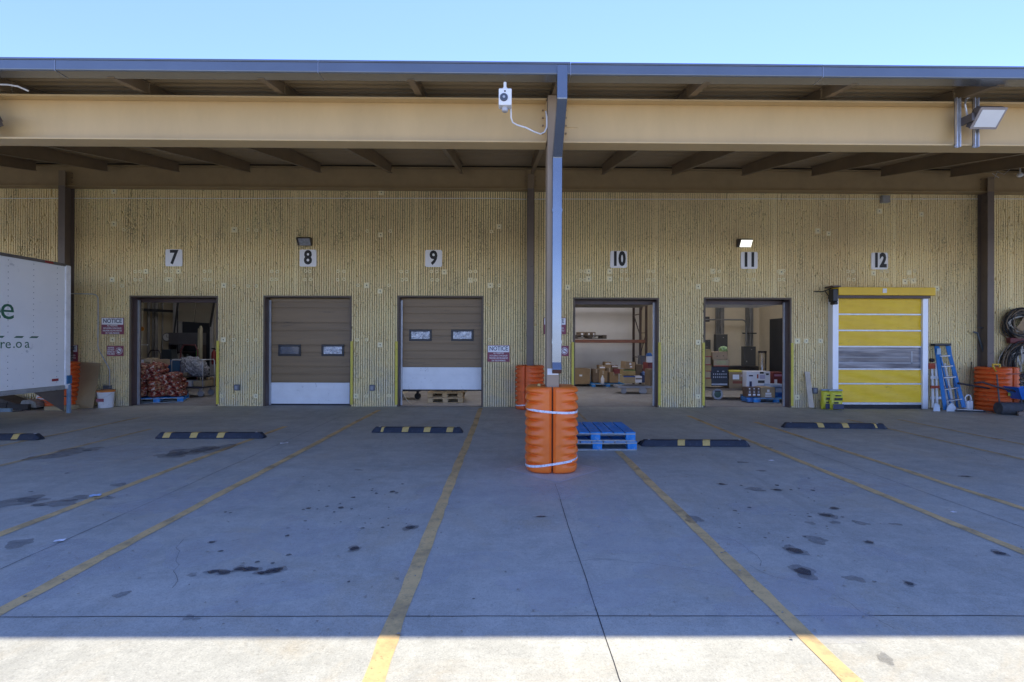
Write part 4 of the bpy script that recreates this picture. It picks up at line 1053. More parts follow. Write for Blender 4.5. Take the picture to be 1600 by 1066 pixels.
# blue step ladder
def ladder():
    lb = thing('step_ladder', 'blue folded step ladder leaning on the wall right of the yellow door', 'ladder', (0, 0, 0))
    bl = M('ladder_blue', (.015, .17, .45), .4, var=.12, sc=5, dirt=.08, dirtcol=(.1, .3, .5))
    tl, tr_ = P(1462.5, 540, 12.86), P(1480, 540, 12.86); bL, bR = P(1477, 641, 12.42), P(1506, 637, 12.48)
    for p, q in ((tl, bL), (tr_, bR)):
        m = MB(); m.bar(p, q, .085, .03, (.3, 1, 0)); m.build('side_rail', bl, lb, bevel=.006)
    m = MB(); a, b = P(1457, 539, 12.83), P(1483, 538.5, 12.83); m.bar(a, b, .15, .06, (0, 0, 1)); m.build('top_cap', blackp, lb, bevel=.015)
    for y in (557, 573.5, 591, 608.6, 626.5):
        f = (y-540)/(640-540)
        a, b = tl.lerp(bL, f), tr_.lerp(bR, f)
        m = MB(); m.bar(a+Vector((.03, 0, 0)), b-Vector((.03, 0, 0)), .09, .025); m.build('step', galv, lb, bevel=.004)
    for p, q in ((P(1466, 541, 12.93), P(1487, 640, 12.62)), (P(1484, 541, 12.93), P(1496, 637, 12.66))):
        m = MB(); m.bar(p, q, .035, .03, (0, 1, 0)); m.build('rear_leg', bl, lb)
    m = MB(); c = P(1486, 633, 12.35); m.prism([(c.x-.12, 0), (c.x+.12, 0), (c.x+.10, .12), (c.x, .21), (c.x-.09, .14)], 'y', 12.33, 12.36); m.build('foot_shoe', M('shoe_pale', (.55, .62, .68), .5), lb, bevel=.01)
    m = MB(); c = P(1466, 633, 12.35); m.prism([(c.x-.09, 0), (c.x+.08, 0), (c.x+.06, .16), (c.x-.06, .20)], 'y', 12.38, 12.41); m.build('foot_shoe', M('shoe_pale'), lb, bevel=.01)
    m = MB(); c = P(1465.5, 549, 12.8); m.box(c.x-.05, c.x+.05, c.y-.03, c.y-.02, c.z-.08, c.z+.07); m.build('rail_label', M('label_pale', (.35, .5, .62), .5), lb)
ladder()
t = thing('folding_barricade', 'white folded barricade with red-orange top behind the blue ladder', 'barricade', (0, 0, 0))
for px0, px1 in ((1456, 1458), (1462, 1464), (1470, 1482), (1476, 1490)):
    m = MB(); m.bar(P(px0, 568, 12.93), P(px1, 637, 12.72), .05, .03, (0, 1, 0)); m.build('leg', white, t, bevel=.004)
m = MB(); a = P(1451, 572, 12.88); b = P(1461, 572, 12.88); m.bar(a, b, .03, .14); m.build('top_board', M('barricade_red', (.5, .08, .03), .5), t)
for y in (590, 605, 622):
    m = MB(); m.bar(P(1454, y, 12.80), P(1484, y, 12.82), .02, .07); m.build('cross_board', white if y != 605 else M('barricade_red'), t)
m = MB(); c = P(1456, 563, 12.9); m.lathe([(.02, -.05), (.05, -.03), (.05, .03), (.02, .05)], 12, ax='y', o=(c.x, c.y, c.z)); m.build('warning_lamp', blackp, t)
# jug
c = P(1513, 636, 12.5)
t = thing('plastic_jug', 'white plastic jug with handle between the ladder and the orange guard', 'jug', (c.x, 12.5, .03))
m = MB(); m.box(-.08, .08, -.06, .06, 0, .22); m.build('jug_body', plasticw, t, bevel=.03, segs=3)
m = MB(); m.tube([(-.07, 0, .18), (-.08, 0, .29), (-.03, 0, .36), (.04, 0, .35), (.07, 0, .27), (.06, 0, .18)], .016, 8); m.build('jug_handle', plasticw, t, smooth=True)
m = MB(); m.bar(P(1488, 641, 12.4), P(1537, 643, 12.3), .14, .04); simple('dark_board', 'dark board lying flat in front of the ladder and jug', 'board', m, M('board_dark', (.04, .045, .05), .6), None, .004)
m = MB(); m.bar(P(1495, 639.5, 12.3), P(1535, 641.5, 12.25), .05, .012); simple('white_strip', 'thin pale strip lying on the dark board', 'strip', m, white, None, .002)
# broom handle and bent bars
m = MB(); m.tube([P(1513, 630, 12.6), P(1518, 566, 12.9)], .014, 8); simple('broom_handle', 'thin brown broom handle leaning left of the right orange guard', 'handle', m, M('handle_brown', (.16, .12, .06), .6), None, 0, smooth=True)
m = MB(); m.tube([P(1521, 519, 12.85), P(1527, 520, 12.86), P(1531, 532, 12.9), P(1537, 552, 12.92)], .022, 6); m.tube([P(1529, 512, 12.85), P(1536, 512.5, 12.86)], .014, 6); simple('bent_bars', 'bent dark grey bars leaning behind the right wall column', 'bar', m, M('bar_grey', (.10, .12, .14), .5), None, 0, smooth=True)
# shovel
t = thing('shovel', 'shovel with yellow D-handle leaning on the right orange guard', 'shovel', (0, 0, 0))
m = MB(); m.tube([P(1557, 580, 12.28), P(1562, 634, 12.15)], .016, 8); m.build('shaft', M('shaft_grey', (.14, .15, .16), .5), t, smooth=True)
m = MB(); q = [P(1557.5, 583, 12.28), P(1551.5, 572, 12.3), P(1551, 569.5, 12.3), P(1562, 569.5, 12.3), P(1562.5, 572, 12.3)]; m.tube(q, .020, 8, closed=True); m.build('d_handle', M('handle_yellow', (.68, .42, .03), .45), t, smooth=True)
m = MB(); c = P(1562, 636, 12.15); m.prism([(c.x-.1, .02), (c.x+.1, .02), (c.x+.09, .22), (c.x-.09, .22)], 'y', 12.14, 12.155); m.build('blade', M('bar_grey'), t)
# wheelbarrow
c = P(1600, 620, 12.2)
t = thing('wheelbarrow', 'blue wheelbarrow parked at the far right beside the orange guard', 'wheelbarrow', (c.x, 12.15, 0))
m = MB()
b0 = [(-.32, -.22, .34), (.55, -.22, .34), (.55, .22, .34), (-.32, .22, .34)]; b1 = [(-.52, -.33, .63), (.85, -.33, .58), (.85, .33, .58), (-.52, .33, .63)]
A = [m.bm.verts.new(v) for v in b0]; B = [m.bm.verts.new(v) for v in b1]
m.bm.faces.new(A[::-1])
for i in range(4): m.bm.faces.new((A[i], A[(i+1) % 4], B[(i+1) % 4], B[i]))
o = m.build('tray', M('barrow_blue', (.02, .14, .52), .4, var=.1), t); sm = o.modifiers.new('solid', 'SOLIDIFY'); sm.thickness = .012
m = MB(); m.tube([(-1.38, -.15, .72), (-1.2, -.15, .74), (-.9, -.16, .64), (-.5, -.18, .55), (.1, -.2, .33), (.9, -.05, .2)], .022, 8); m.tube([(-1.38, .3, .68), (-.6, .26, .55), (.1, .2, .33), (.9, .05, .2)], .022, 8); m.build('handle_frame', M('frame_dark', (.035, .025, .03), .5), t, smooth=True)
m = MB(); m.tube([(-.3, -.2, .5), (-.35, -.2, .02), (-.1, -.2, .02), (.0, -.2, .36)], .016, 6); m.tube([(-.3, .2, .5), (-.35, .2, .02), (-.1, .2, .02), (.0, .2, .36)], .016, 6); m.tube([(-.42, -.3, .95), (-.2, -.3, .62)], .014, 6); m.build('legs', M('frame_dark'), t, smooth=True)
m = MB(); m.lathe([(.04, -.03), (.16, -.035), (.19, 0), (.16, .035), (.04, .03)], 22, ax='y', o=(.95, 0, .19)); m.build('wheel', black, t, smooth='auto')
# rolled mat
t = thing('rolled_mat', 'dark grey rolled mat lying on the slab at the far right', 'rolled mat', (wx(1547, 12.05), 11.85, .145), R_(-8))
m = MB(); m.lathe([(.03, 0), (.11, .002), (.14, .0), (.143, .5), (.138, 1.3), (.145, 2.1), (.03, 2.1)], 22, ax='x'); m.build('roll', M('mat_grey', (.06, .062, .068), .85, var=.35, sc=7, dirt=.25, dirtcol=(.14, .11, .08), bmp=.5), t, smooth='auto')
m = MB(); m.bar((.35, -.16, -.13), (.62, -.13, .10), .07, .02, (0, 1, 0)); m.box(.28, .5, -.20, -.15, -.14, -.05); m.build('strap', M('strap_brown', (.22, .16, .12), .7), t)
# coils on the wall
def coil(cxp, cyp, rw, rh, n, label, rod):
    c = P(cxp, cyp, 12.85); t = thing('hose_coil', label, 'coil', c, group='coils hanging on the far right wall')
    rnd = random.Random(rod)
    for col, cnt, nm in ((M('coil_dark', (.035, .033, .03), .7), n, 'dark_loops'), (M('coil_brown', (.20, .145, .09), .7), n, 'brown_loops'), (M('coil_pale', (.46, .43, .36), .6), n//3, 'pale_loops')):
        m = MB()
        for q in range(cnt):
            a_, b_ = rw*rnd.uniform(.50, 1.05), rh*rnd.uniform(.50, 1.05); ox, oz, oy = rnd.uniform(-.04, .04), rnd.uniform(-.05, .05), rnd.uniform(-.10, .10)
            ph = rnd.uniform(0, 6); k = rnd.uniform(.03, .13)
            m.tube([(ox+a_*math.cos(2*PI*s/20)*(1+k*math.sin(3*2*PI*s/20+ph)), oy+.03*math.sin(2*PI*s/20*2+ph), oz+b_*math.sin(2*PI*s/20)) for s in range(20)], rnd.uniform(.010, .02), 5, closed=True)
        m.build(nm, col, t, smooth=True)
    return t
t = coil(1592, 506, .36, .36, 22, 'upper dark hose coil hanging on the wall at the far right', 5)
m = MB(); m.bar((-.12, -.14, -.15), (.1, -.14, .18), .18, .01, (0, 1, 0)); m.build('cardboard_piece', card, t)
t = coil(1597, 568, .48, .55, 22, 'lower hose coil with pale loops hanging on the wall at the far right', 9)
rnd = random.Random(4); m = MB()
for q in range(16):
    x = rnd.uniform(-.3, .3); z = rnd.uniform(-.25, .2); m.bar((x, -.12, z), (x+rnd.uniform(-.06, .06), -.12+rnd.uniform(-.02, .02), z+rnd.uniform(.15, .3)), .03, .02, (0, 1, 0))
m.build('hanging_strips', M('strip_pale', (.40, .37, .31), .7, var=.4, sc=9), t)
m = MB(); c = P(1590, 531.5, 12.8); m.box(c.x-.2, c.x+.3, 12.78, 12.9, c.z-.08, c.z+.06); simple('red_strap', 'dark red strap between the two hose coils', 'strap', m, M('strap_red', (.13, .02, .015), .6), None, .02)
m = MB(); m.tube([(0, 0, 0), (-.14, .0, .02), (-.18, 0, -.12), (-.08, 0, -.2), (.06, 0, -.17)], .007, 6); simple('wire_loop', 'thin wire loop on the ribbed wall left of the upper hose coil', 'wire', m, M('coil_brown'), P(1572, 512, 12.9), 0, smooth=True)
m = MB(); m.box(-.35, .25, -.2, .2, 0, .42); simple('cardboard_box', 'low brown carton under the hose coils at the far right', 'box', m, card_d, (wx(1600, 12.6)+.05, 12.7, .0), .01)

# ================================================================== INTERIOR GOODS
def carton(px0, px1, py0, py1, Y, D, label, mat, rz=0, tapec=True, marks=None, group=None, cat='box', rot=None):
    """cardboard carton whose front face covers the given picture span at depth Y"""
    a, b = P(px0, py1, Y), P(px1, py0, Y)
    w_, h_ = b.x-a.x, b.z-a.z; cx_ = (a.x+b.x)/2
    t = thing('carton', label, cat, (cx_, Y+D/2, max(.0, a.z)), rz, group=group)
    if rot: t.rotation_euler = rot
    m = MB(); m.box(-w_/2, w_/2, -D/2, D/2, 0.001, h_); m.build('box_body', mat, t, bevel=.004)
    m = MB()
    if tapec: m.box(-.025, .025, -D/2-.003, -D/2-.0005, h_*.72, h_); m.box(-.025, .025, -D/2-.003, D/2, h_, h_+.0025); m.build('tape', M('tape_tan', (.5, .42, .3), .35), t)
    if marks:
        for (u0, u1, v0, v1, mm) in marks:
            m = MB(); m.box(-w_/2+u0*w_, -w_/2+u1*w_, -D/2-.004, -D/2-.001, v0*h_, v1*h_); m.build('printed_label', mm, t)
    return t
lw = signw
# ---- door 7
# sacks
sackm = M('mesh_sack', (.30, .085, .04), .45, var=.75, sc=24, dirt=.0)
def sack_mat():
    m, t, b = nt('onion_sack'); v = coords(t)
    vo = t.nodes.new('ShaderNodeTexVoronoi'); vo.inputs['Scale'].default_value = 26; t.links.new(v, vo.inputs['Vector'])
    sep = t.nodes.new('ShaderNodeSeparateColor'); t.links.new(vo.outputs['Color'], sep.inputs[0])
    c = ramp(t, sep.outputs[0], [(0., (.07, .012, .01)), (.35, (.30, .035, .022)), (.6, (.38, .10, .05)), (.85, (.42, .24, .11)), (1., (.75, .6, .5))])
    t.links.new(c, b.inputs['Base Color']); b.inputs['Roughness'].default_value = .3
    inv = ramp(t, vo.outputs['Distance'], [(0., 1.), (.6, 0.)]); bump(t, b, inv, 1., .03); return m
SACK = sack_mat()
def sack_mesh():
    bm = bmesh.new(); bmesh.ops.create_icosphere(bm, subdivisions=3, radius=1)
    for v in bm.verts:
        c = v.co; c.x = math.copysign(abs(c.x)**.75, c.x)*.25; c.y = math.copysign(abs(c.y)**.75, c.y)*.18; c.z = math.copysign(abs(c.z)**.85, c.z)*.10
        n = math.sin(c.x*38+1)*math.sin(c.y*40)*math.cos(c.z*50)
        c *= 1+.07*n
    me = bpy.data.meshes.new('sack'); bm.to_mesh(me); bm.free(); me.materials.append(SACK); me.polygons.foreach_set('use_smooth', [True]*len(me.polygons)); return me
sme = sack_mesh(); rnd = random.Random(11)
pc_ = p2.location; ca, sa = math.cos(R_(24)), math.sin(R_(24))
z = .24
for layer in range(6):
    nx, ny = (3, 3) if layer < 4 else (2, 3)
    sh = 1-.05*layer
    for i in range(nx):
        for j in range(ny):
            u = (-.40+.40*i)*sh+rnd.uniform(-.03, .03)-(.03*layer if layer < 4 else .08); v = (-.34+.34*j)*sh+rnd.uniform(-.03, .03)
            o = bpy.data.objects.new('mesh_sack', sme); COL.objects.link(o)
            o.location = (pc_.x+u*ca-v*sa, pc_.y+u*sa+v*ca, z+rnd.uniform(-.02, .02)); o.rotation_euler = (rnd.uniform(-.15, .15), rnd.uniform(-.15, .15), R_(24)+rnd.choice((0, PI/2, .2, -.3)))
            tag(o, 'red mesh sack of produce in the heap on the blue pallet inside door 7', 'sack', 'red mesh sacks heaped inside door 7')
    z += .145
film, ft, fb = nt('stretch_film'); fb.inputs['Base Color'].default_value = (.8, .75, .72, 1); fb.inputs['Roughness'].default_value = .12
fn = noise(ft, 9, 4, .6, coords(ft), 1.5); ft.links.new(ramp(ft, fn, [(.45, .02), (.7, .28)]), fb.inputs['Alpha']); bump(ft, fb, fn, 1., .05)
carton(217, 234, 560, 571, 13.75, .4, 'flat printed carton on the left top of the red sack heap', card_l, R_(8), marks=[(.1, .35, .3, .8, lw), (.5, .9, .2, .5, card_d)])
carton(234, 249, 562, 571.5, 13.9, .4, 'flat printed carton beside another on top of the sack heap', card, R_(-25), marks=[(.1, .9, .5, .8, lw), (.2, .8, .15, .3, lw)])
# cart with bundle
cxx = wx(299, 15.2)
t = thing('stock_cart', 'steel stock cart carrying a plastic bundle inside door 7', 'cart', (cxx, 15.3, 0), R_(-3))
m = MB(); m.box(-.48, .48, -.3, .3, .26, .30); m.build('platform', M('cart_dark', (.08, .08, .1), .5), t)
m = MB(); m.box(-.48, .48, -.29, .3, .60, .62); m.build('upper_shelf', M('cart_dark'), t)
for s in (-.47, .47):
    m = MB(); m.tube([(s, -.27, .3), (s, -.27, 1.04), (s*.94, -.27, 1.09), (s*.94, .27, 1.09), (s, .27, 1.04), (s, .27, .3)], .018, 6); m.build('end_frame', galv, t, smooth=True)
m = MB(); m.tube([(-.44, -.27, 1.08), (.44, -.27, 1.08)], .016, 6); m.build('rail', galv, t)
for sx in (-.4, .4):
    for sy in (-.24, .24):
        m = MB(); m.lathe([(.02, -.025), (.09, -.03), (.1, 0), (.09, .03), (.02, .025)], 18, ax='y', o=(sx, sy, .11)); w1 = m.build('wheel', M('castor_grey', (.35, .36, .38), .5), t, smooth='auto')
        m = MB(); m.box(sx-.03, sx+.03, sy-.045, sy+.045, .17, .26); m.build('castor_fork', galv, t)
bm = bmesh.new(); bmesh.ops.create_icosphere(bm, subdivisions=4, radius=1)
for v in bm.verts:
    n = math.sin(v.co.x*9+1)*math.sin(v.co.y*8)*.12+math.sin(v.co.z*14+v.co.x*11)*.08
    v.co *= 1+n; v.co.x *= .36; v.co.y *= .26; v.co.z *= .27
    v.co.z -= v.co.x*.35
fm, ft2, fb2 = nt('plastic_film_bundle'); fn2 = noise(ft2, 7, 6, .7, coords(ft2), 2.5)
ft2.links.new(ramp(ft2, fn2, [(.35, (.16, .16, .17)), (.55, (.40, .39, .38)), (.7, (.72, .72, .73))]), fb2.inputs['Base Color']); fb2.inputs['Roughness'].default_value = .25; bump(ft2, fb2, fn2, 1., .06)
o = bm_obj(bm, 'plastic_bundle', fm, None); o.location = (cxx+.14, 15.2, .88); tag(o, 'crumpled clear plastic bundle on top of the stock cart', 'plastic bundle')
carton(302, 320, 595, 604, 15.05, .4, 'long pale carton on the lower deck of the stock cart', card_l, 0, False)
carton(283, 299, 595, 604, 15.05, .35, 'white and red carton on the lower deck of the stock cart', lw, 0, False, [(.3, .7, .3, .8, M('ink_red', (.4, .06, .03), .5))])
carton(282, 292, 583, 590, 15.1, .35, 'small brown carton left of the plastic bundle', card_l, 0)
carton(322, 331, 590, 604, 15.9, .4, 'upright brown carton behind the right end of the stock cart', card, 0)
# interior door frame around a near-black panel painted as the unlit passage
m = MB()
a0, a1, zt_ = wx(274, 20), wx(328, 20), 4.0
m = MB(); m.box(a0, a1, 20.02, 20.19, 0, 3.9); m.build('passage_shade_panel', M('passage_shade', (.025, .028, .035), .9), bld)
for xx in (wx(272, 19.6), wx(330, 19.6), wx(277.5, 19.5)):
    m = MB(); m.box(xx-.05, xx+.05, 19.6, 19.7, 0, 4.2); m.build('door_post', M('post_grey', (.35, .34, .32), .5), bld)
# tilted sectional door inside
q = [P(281, 466, 16.6), P(333, 466, 16.6), P(327, 505, 17.4), P(278, 502, 17.4)]
t = thing('overhead_door', 'beige interior overhead door half raised behind door 7', 'door', (0, 0, 0))
def panelquad(u0, u1, v0, v1):
    f = lambda u, v: (q[0].lerp(q[1], u)).lerp(q[3].lerp(q[2], u), v)
    m = MB(); A = [m.bm.verts.new(f(u, v)) for u, v in ((u0, v0), (u1, v0), (u1, v1), (u0, v1))]; B = [m.bm.verts.new(f(u, v)+Vector((0, .04, .03))) for u, v in ((u0, v0), (u1, v0), (u1, v1), (u0, v1))]
    m.bm.faces.new(A); m.bm.faces.new(B[::-1])
    for i in range(4): m.bm.faces.new((A[i], A[(i+1) % 4], B[(i+1) % 4], B[i]))
    m.build('door_panel', M('panel_cream', (.50, .46, .36), .6, var=.06), t)
for u0, u1 in ((0, .49), (.52, 1)):
    for v0, v1 in ((0, .5), (.515, 1)): panelquad(u0, u1, v0, v1)
m = MB(); m.bar(P(336, 466, 16.5), P(328, 510, 17.4), .06, .06); m.bar(P(279, 466, 16.7), P(272, 520, 17.5), .05, .05); m.build('door_track', M('track_dark', (.06, .06, .06), .5), t)
# pipes, clock, chain, bins
t = thing('wall_pipes', 'row of vertical pipes on the back wall inside door 7', 'pipe', (0, 0, 0))
for px, r_ in ((229, .05), (236, .035), (241, .07), (251, .03)):
    m = MB(); x = wx(px, 20); m.tube([(x, 20.1, .3), (x, 20.1, 3.5)], r_, 8); m.build('pipe', M('pipe_grey', (.32, .30, .27), .5), t, smooth=True)
m = MB(); m.bar(P(222, 484, 19.9), P(276, 487, 19.9), .08, .1); m.build('cross_rail', M('track_dark'), t)
c = P(262, 527, 20.05); t = thing('wall_clock', 'round white clock on the back wall inside door 7', 'clock', c)
m = MB(); m.lathe([(.15, -.05), (.17, -.04), (.17, .05)], 24, ax='y'); m.build('rim', blackp, t, smooth='auto')
m = MB(); m.lathe([(.145, -.055), (.145, -.051)], 24, ax='y'); m.build('face', white, t)
m = MB(); m.box(-.006, .006, -.06, -.056, 0, .1); m.box(0, .07, -.06, -.056, -.006, .006); m.build('hands', blackp, t)
t = thing('pull_chain', 'hanging pull cord with orange tag just inside door 7', 'cord', (0, 0, 0))
m = MB(); m.tube([P(220, 466, 14.5), P(222, 500, 14.5), P(221.5, 538, 14.5)], .012, 6); m.tube([P(225, 466, 14.5), P(222, 500, 14.5)], .009, 6); m.build('cord', M('cord_pale', (.5, .46, .32), .7), t)
m = MB(); c = P(222, 514, 14.45); m.lathe([(.06, -.01), (.06, .01)], 14, ax='y', o=c); m.build('tag', M('tag_orange', (.5, .2, .03), .6), t)
m = MB(); c = P(224, 539, 14.45); m.box(c.x-.14, c.x+.12, c.y-.02, c.y+.02, c.z-.012, c.z+.012); m.build('pull_bar', white, t)
c = P(261, 560, 17.5); t = thing('waste_bin', 'tall blue bin behind the red sack heap inside door 7', 'bin', (c.x, 17.6, 0))
m = MB(); m.box(-.22, .22, -.2, .2, 0.02, 1.0, None, (1.15, 1.15)); m.build('bin_body', M('bin_blue', (.02, .12, .32), .5), t, bevel=.02)
m = MB(); m.box(-.2, .2, -.18, .2, 1.0, 1.35, None, (.8, .8)); m.build('bin_lid', M('bin_dark', (.03, .04, .05), .5), t, bevel=.02)
c = P(240, 550, 16.3); t = thing('hand_truck', 'dark hand truck standing behind the sack heap', 'hand truck', (c.x, 16.3, 0))
m = MB(); m.tube([(-.2, 0, .1), (-.2, .05, 1.2), (-.12, .06, 1.34), (.12, .06, 1.34), (.2, .05, 1.2), (.2, 0, .1)], .02, 8); m.build('frame', M('frame_dark'), t, smooth=True)
m = MB(); m.box(-.2, .2, -.25, 0, .02, .04); m.build('toe_plate', M('frame_dark'), t)
c = P(297, 560, 18.5); t = thing('hand_truck', 'red-handled hand truck behind the plastic bundle', 'hand truck', (c.x, 18.4, 0))
m = MB(); m.tube([(-.3, 0, .1), (-.3, .05, 1.3), (-.2, .06, 1.5), (.2, .06, 1.5), (.3, .05, 1.3), (.3, 0, .1)], .03, 8); m.build('frame', M('truck_red', (.16, .05, .05), .5), t, smooth=True)
m = MB(); m.box(-.24, .24, -.06, .1, .5, 1.05); m.build('load', M('load_mixed', (.28, .30, .38), .5, var=.6, sc=9), t)
m = MB(); m.bar((-.3, 0, 1.0), (.3, 0, 1.0), .03, .03); m.build('cross_bar', M('truck_red'), t)
for px, col, lb, hh in ((309, (.08, .35, .04), 'green mop head hanging upside down inside door 7', .35), (313, (.45, .40, .26), 'long pale handled mop standing in the dark passage', 1.2)):
    c = P(px, 560, 18.9); t = thing('mop', lb, 'mop', (c.x, 18.9, 0))
    m = MB(); m.tube([(0, 0, .0), (.02, 0, 2.1)], .02, 6); m.build('handle', M('cord_pale'), t)
    m = MB(); m.lathe([(.03, 0), (.10, -.05), (.11, -hh*.7), (.05, -hh)], 12, 0.02, 0) if False else m.lathe([(.03, .9), (.06, 1.0), (.065, .9+hh), (.03, 1.0+hh)], 12, .01, 0); m.build('mop_head', M('mop_%d' % px, col, .9), t, smooth=True)
c = P(334.5, 560, 17); t = thing('fire_extinguisher', 'red fire extinguisher on the side wall inside door 7', 'fire extinguisher', (c.x, 17.0, c.z-.2))
m = MB(); m.lathe([(.06, 0), (.08, .03), (.08, .38), (.03, .46), (.02, .5)], 16); m.build('cylinder', M('ext_red', (.25, .03, .02), .4), t, smooth='auto')
m = MB(); m.box(-.08, .03, -.02, .02, .5, .54); m.tube([(.03, 0, .5), (.1, 0, .45), (.1, 0, .2)], .012, 6); m.build('hose', blackp, t)
c = P(292, 537, 19.3); t = thing('storage_shelf', 'grey shelf unit with drawers in the dark passage', 'shelf', (c.x, 19.4, 0))
m = MB(); m.box(-.62, .55, -.2, .2, 1.5, 1.95); m.build('upper_cabinet', M('shelf_grey', (.09, .09, .10), .5), t, bevel=.01)
m = MB(); m.box(-.62, -.57, -.2, .2, 0, 1.5); m.box(.5, .55, -.2, .2, 0, 1.5); m.box(-.57, .5, -.2, .2, .72, .80); m.box(-.57, .5, -.2, .2, 1.2, 1.24); m.build('frame', M('frame_dark'), t)
m = MB(); m.box(-.5, -.1, -.15, .15, .8, 1.15); m.build('stored_bin', M('shelf_bin', (.30, .28, .24), .6), t)
# door 9 gap: trolley leg and strap
c = P(641, 616, 14.8); t = thing('pallet_jack', 'dark wheeled dolly in the shade behind door 9', 'dolly', (c.x, 14.8, 0))
m = MB(); m.box(-.35, .35, -.3, .3, .24, .32); m.build('deck', M('frame_dark'), t)
for sx in (-.25, .25):
    m = MB(); m.lathe([(.02, -.03), (.09, -.03), (.09, .03), (.02, .03)], 14, ax='y', o=(sx, -.2, .1)); m.box(sx-.03, sx+.03, -.24, -.16, .185, .24); m.build('castor', black, t, smooth='auto')
m = MB(); m.tube([P(628, 612, 13.2), P(633, 621, 13.25), P(638, 628, 13.3), P(644, 632, 13.4)], .008, 6); simple('pull_rope', 'thin pale rope trailing from the left of door 9', 'rope', m, M('cord_pale'), None, 0, smooth=True)

# ---- door 10
t = thing('pallet_rack', 'brown steel pallet rack against the wall inside door 10', 'rack', (0, 19.2, 0))
ux0, ux1 = wx(1001.5, 18.9), wx(1010.5, 18.9+.0)
for x in (wx(1001, 18.7), wx(1001, 18.7)-5.0):
    for yy in (-.45, .55):
        xx = x + (.0 if yy < 0 else .0)
        m = MB(); m.box(xx-.04, xx+.04, yy-.035, yy+.035, 0, 4.2); m.build('upright', M('rack_dark', (.07, .045, .035), .5), t)
    m = MB()
    for q in range(5): m.bar((x, -.42, .3+q*.8), (x, .52, .3+(q+1)*.8 if q % 2 == 0 else .3+q*.8), .03, .03)
    m.build('frame_brace', M('rack_dark'), t)
# second upright visible to the right
m = MB(); xx = wx(1010, 18.7); m.box(xx-.04, xx+.04, -.5, -.43, 0, 4.2)
for q in range(5): m.bar((wx(1001.5, 18.7), -.47, .5+q*.75), (xx, -.47, .5+(q+(1 if q % 2 else 0))*.75), .025, .025)
m.build('upright', M('rack_dark'), t)
for yb in (533.5, 472.5):
    z = wz(950, yb, 18.7); m = MB(); m.box(wx(1008, 18.7)-5.2, wx(1008, 18.7), -.53, -.47, z-.055, z+.06); m.box(wx(1008, 18.7)-5.2, wx(1008, 18.7), .5, .56, z-.055, z+.06); m.build('load_beam', rackm, t, bevel=.006)
zsh = wz(950, 530.5, 18.7)
pr = dup(p1, (wx(921, 18.9), 19.2, zsh+.02), 0, 'pallet lying on the rack beam inside door 10', 'pallets on the rack')
for ch in pr.children:
    ch.data = ch.data.copy(); ch.data.materials[0] = M('rack_pallet', (.10, .08, .06), .8)
for i, (a_, b_) in enumerate(((903, 914), (916, 923), (923.5, 930.5))):
    carton(a_, b_, 519, 527.5, 18.8, .5, ('left', 'middle', 'right')[i]+' small carton on the rack pallet inside door 10', card_d, 0, False, [(.45, .75, .1, .8, lw)])
carton(894, 922, 576.5, 600, 19.0, .8, 'large brown carton at the left floor inside door 10', card, 0, False, [(.40, .56, .5, .62, lw)])
carton(927, 937, 577, 598, 18.8, .5, 'brown carton left end of the floor stack inside door 10', card_d, 0)
carton(936, 949, 580, 598, 18.7, .5, 'brown carton beside a white bottle in the floor stack', card, 0)
carton(936, 946, 571, 580, 18.8, .5, 'small carton second row left of the floor stack inside door 10', card, 0, marks=[(.1, .9, .5, .75, lw)])
carton(947, 958, 575, 598, 18.8, .5, 'tall brown carton in the middle of the floor stack', card_d, 0)
carton(945.5, 955, 566, 575, 18.85, .5, 'topmost small carton of the floor stack inside door 10', card, 0, marks=[(.1, .9, .6, .8, lw)])
carton(953, 966, 582, 598, 18.6, .5, 'wide brown carton right of the middle of the floor stack', card, 0)
carton(956, 965.5, 571, 577, 18.9, .4, 'flat carton with white lid on the floor stack', card_d, 0, marks=[(.05, .95, .55, .85, lw)])
carton(960, 970, 577, 584, 18.55, .4, 'dark red carton at the right of the floor stack', M('card_red', (.2, .04, .04), .6), 0, False)
pb_ = dup(p1, (wx(948, 18.9), 19.1, .006), 0, 'blue pallet under the floor stack inside door 10', 'blue pallets inside the dock doors')
m = MB(); m.lathe([(.06, 0), (.065, .02), (.065, .18), (.025, .26), (.025, .30)], 14); c = P(941, 590, 18.5); tag(m.build('plastic_bottle', plasticw, None, smooth='auto', loc=(c.x, 18.45, .16)), 'white plastic bottle in front of the floor stack inside door 10', 'bottle')
# cart with cartons
t = thing('platform_cart', 'blue-framed platform cart with cartons inside door 10', 'cart', (wx(992, 16.3), 16.6, 0))
m = MB(); m.box(-.55, .55, -.35, .35, .20, .26); m.build('platform', M('platform_grey', (.3, .32, .36), .5), t)
for sx in (-.45, .12, .2):
    m = MB(); m.lathe([(.02, -.025), (.085, -.03), (.095, 0), (.085, .03), (.02, .025)], 18, ax='y', o=(sx+.1, -.28, .10)); m.build('wheel', M('castor_grey'), t, smooth='auto')
m = MB(); m.tube([(.5, -.3, .26), (.5, -.3, .9), (.5, .3, .9), (.5, .3, .26)], .016, 6); m.build('handle', M('frame_dark'), t)
carton(974, 993, 587.5, 599, 16.25, .5, 'white and tan carton on the platform cart inside door 10', card_l, 0, False, [(.0, 1., .82, 1., M('ink_blue', (.03, .1, .35), .5))])
carton(974, 993, 578, 586.5, 16.3, .5, 'yellow-brown printed carton second from the bottom on the cart', M('card_yellow', (.42, .30, .12), .7), 0, False, [(.0, 1., .85, 1., M('ink_green', (.06, .2, .05), .5))])
carton(975, 991, 565.5, 577, 16.35, .45, 'tilted brown carton on top of the platform cart stack', card, 0, True, [(.4, .6, .6, .8, lw), (.5, .7, .25, .42, lw)], rot=(0, R_(5), R_(6)))
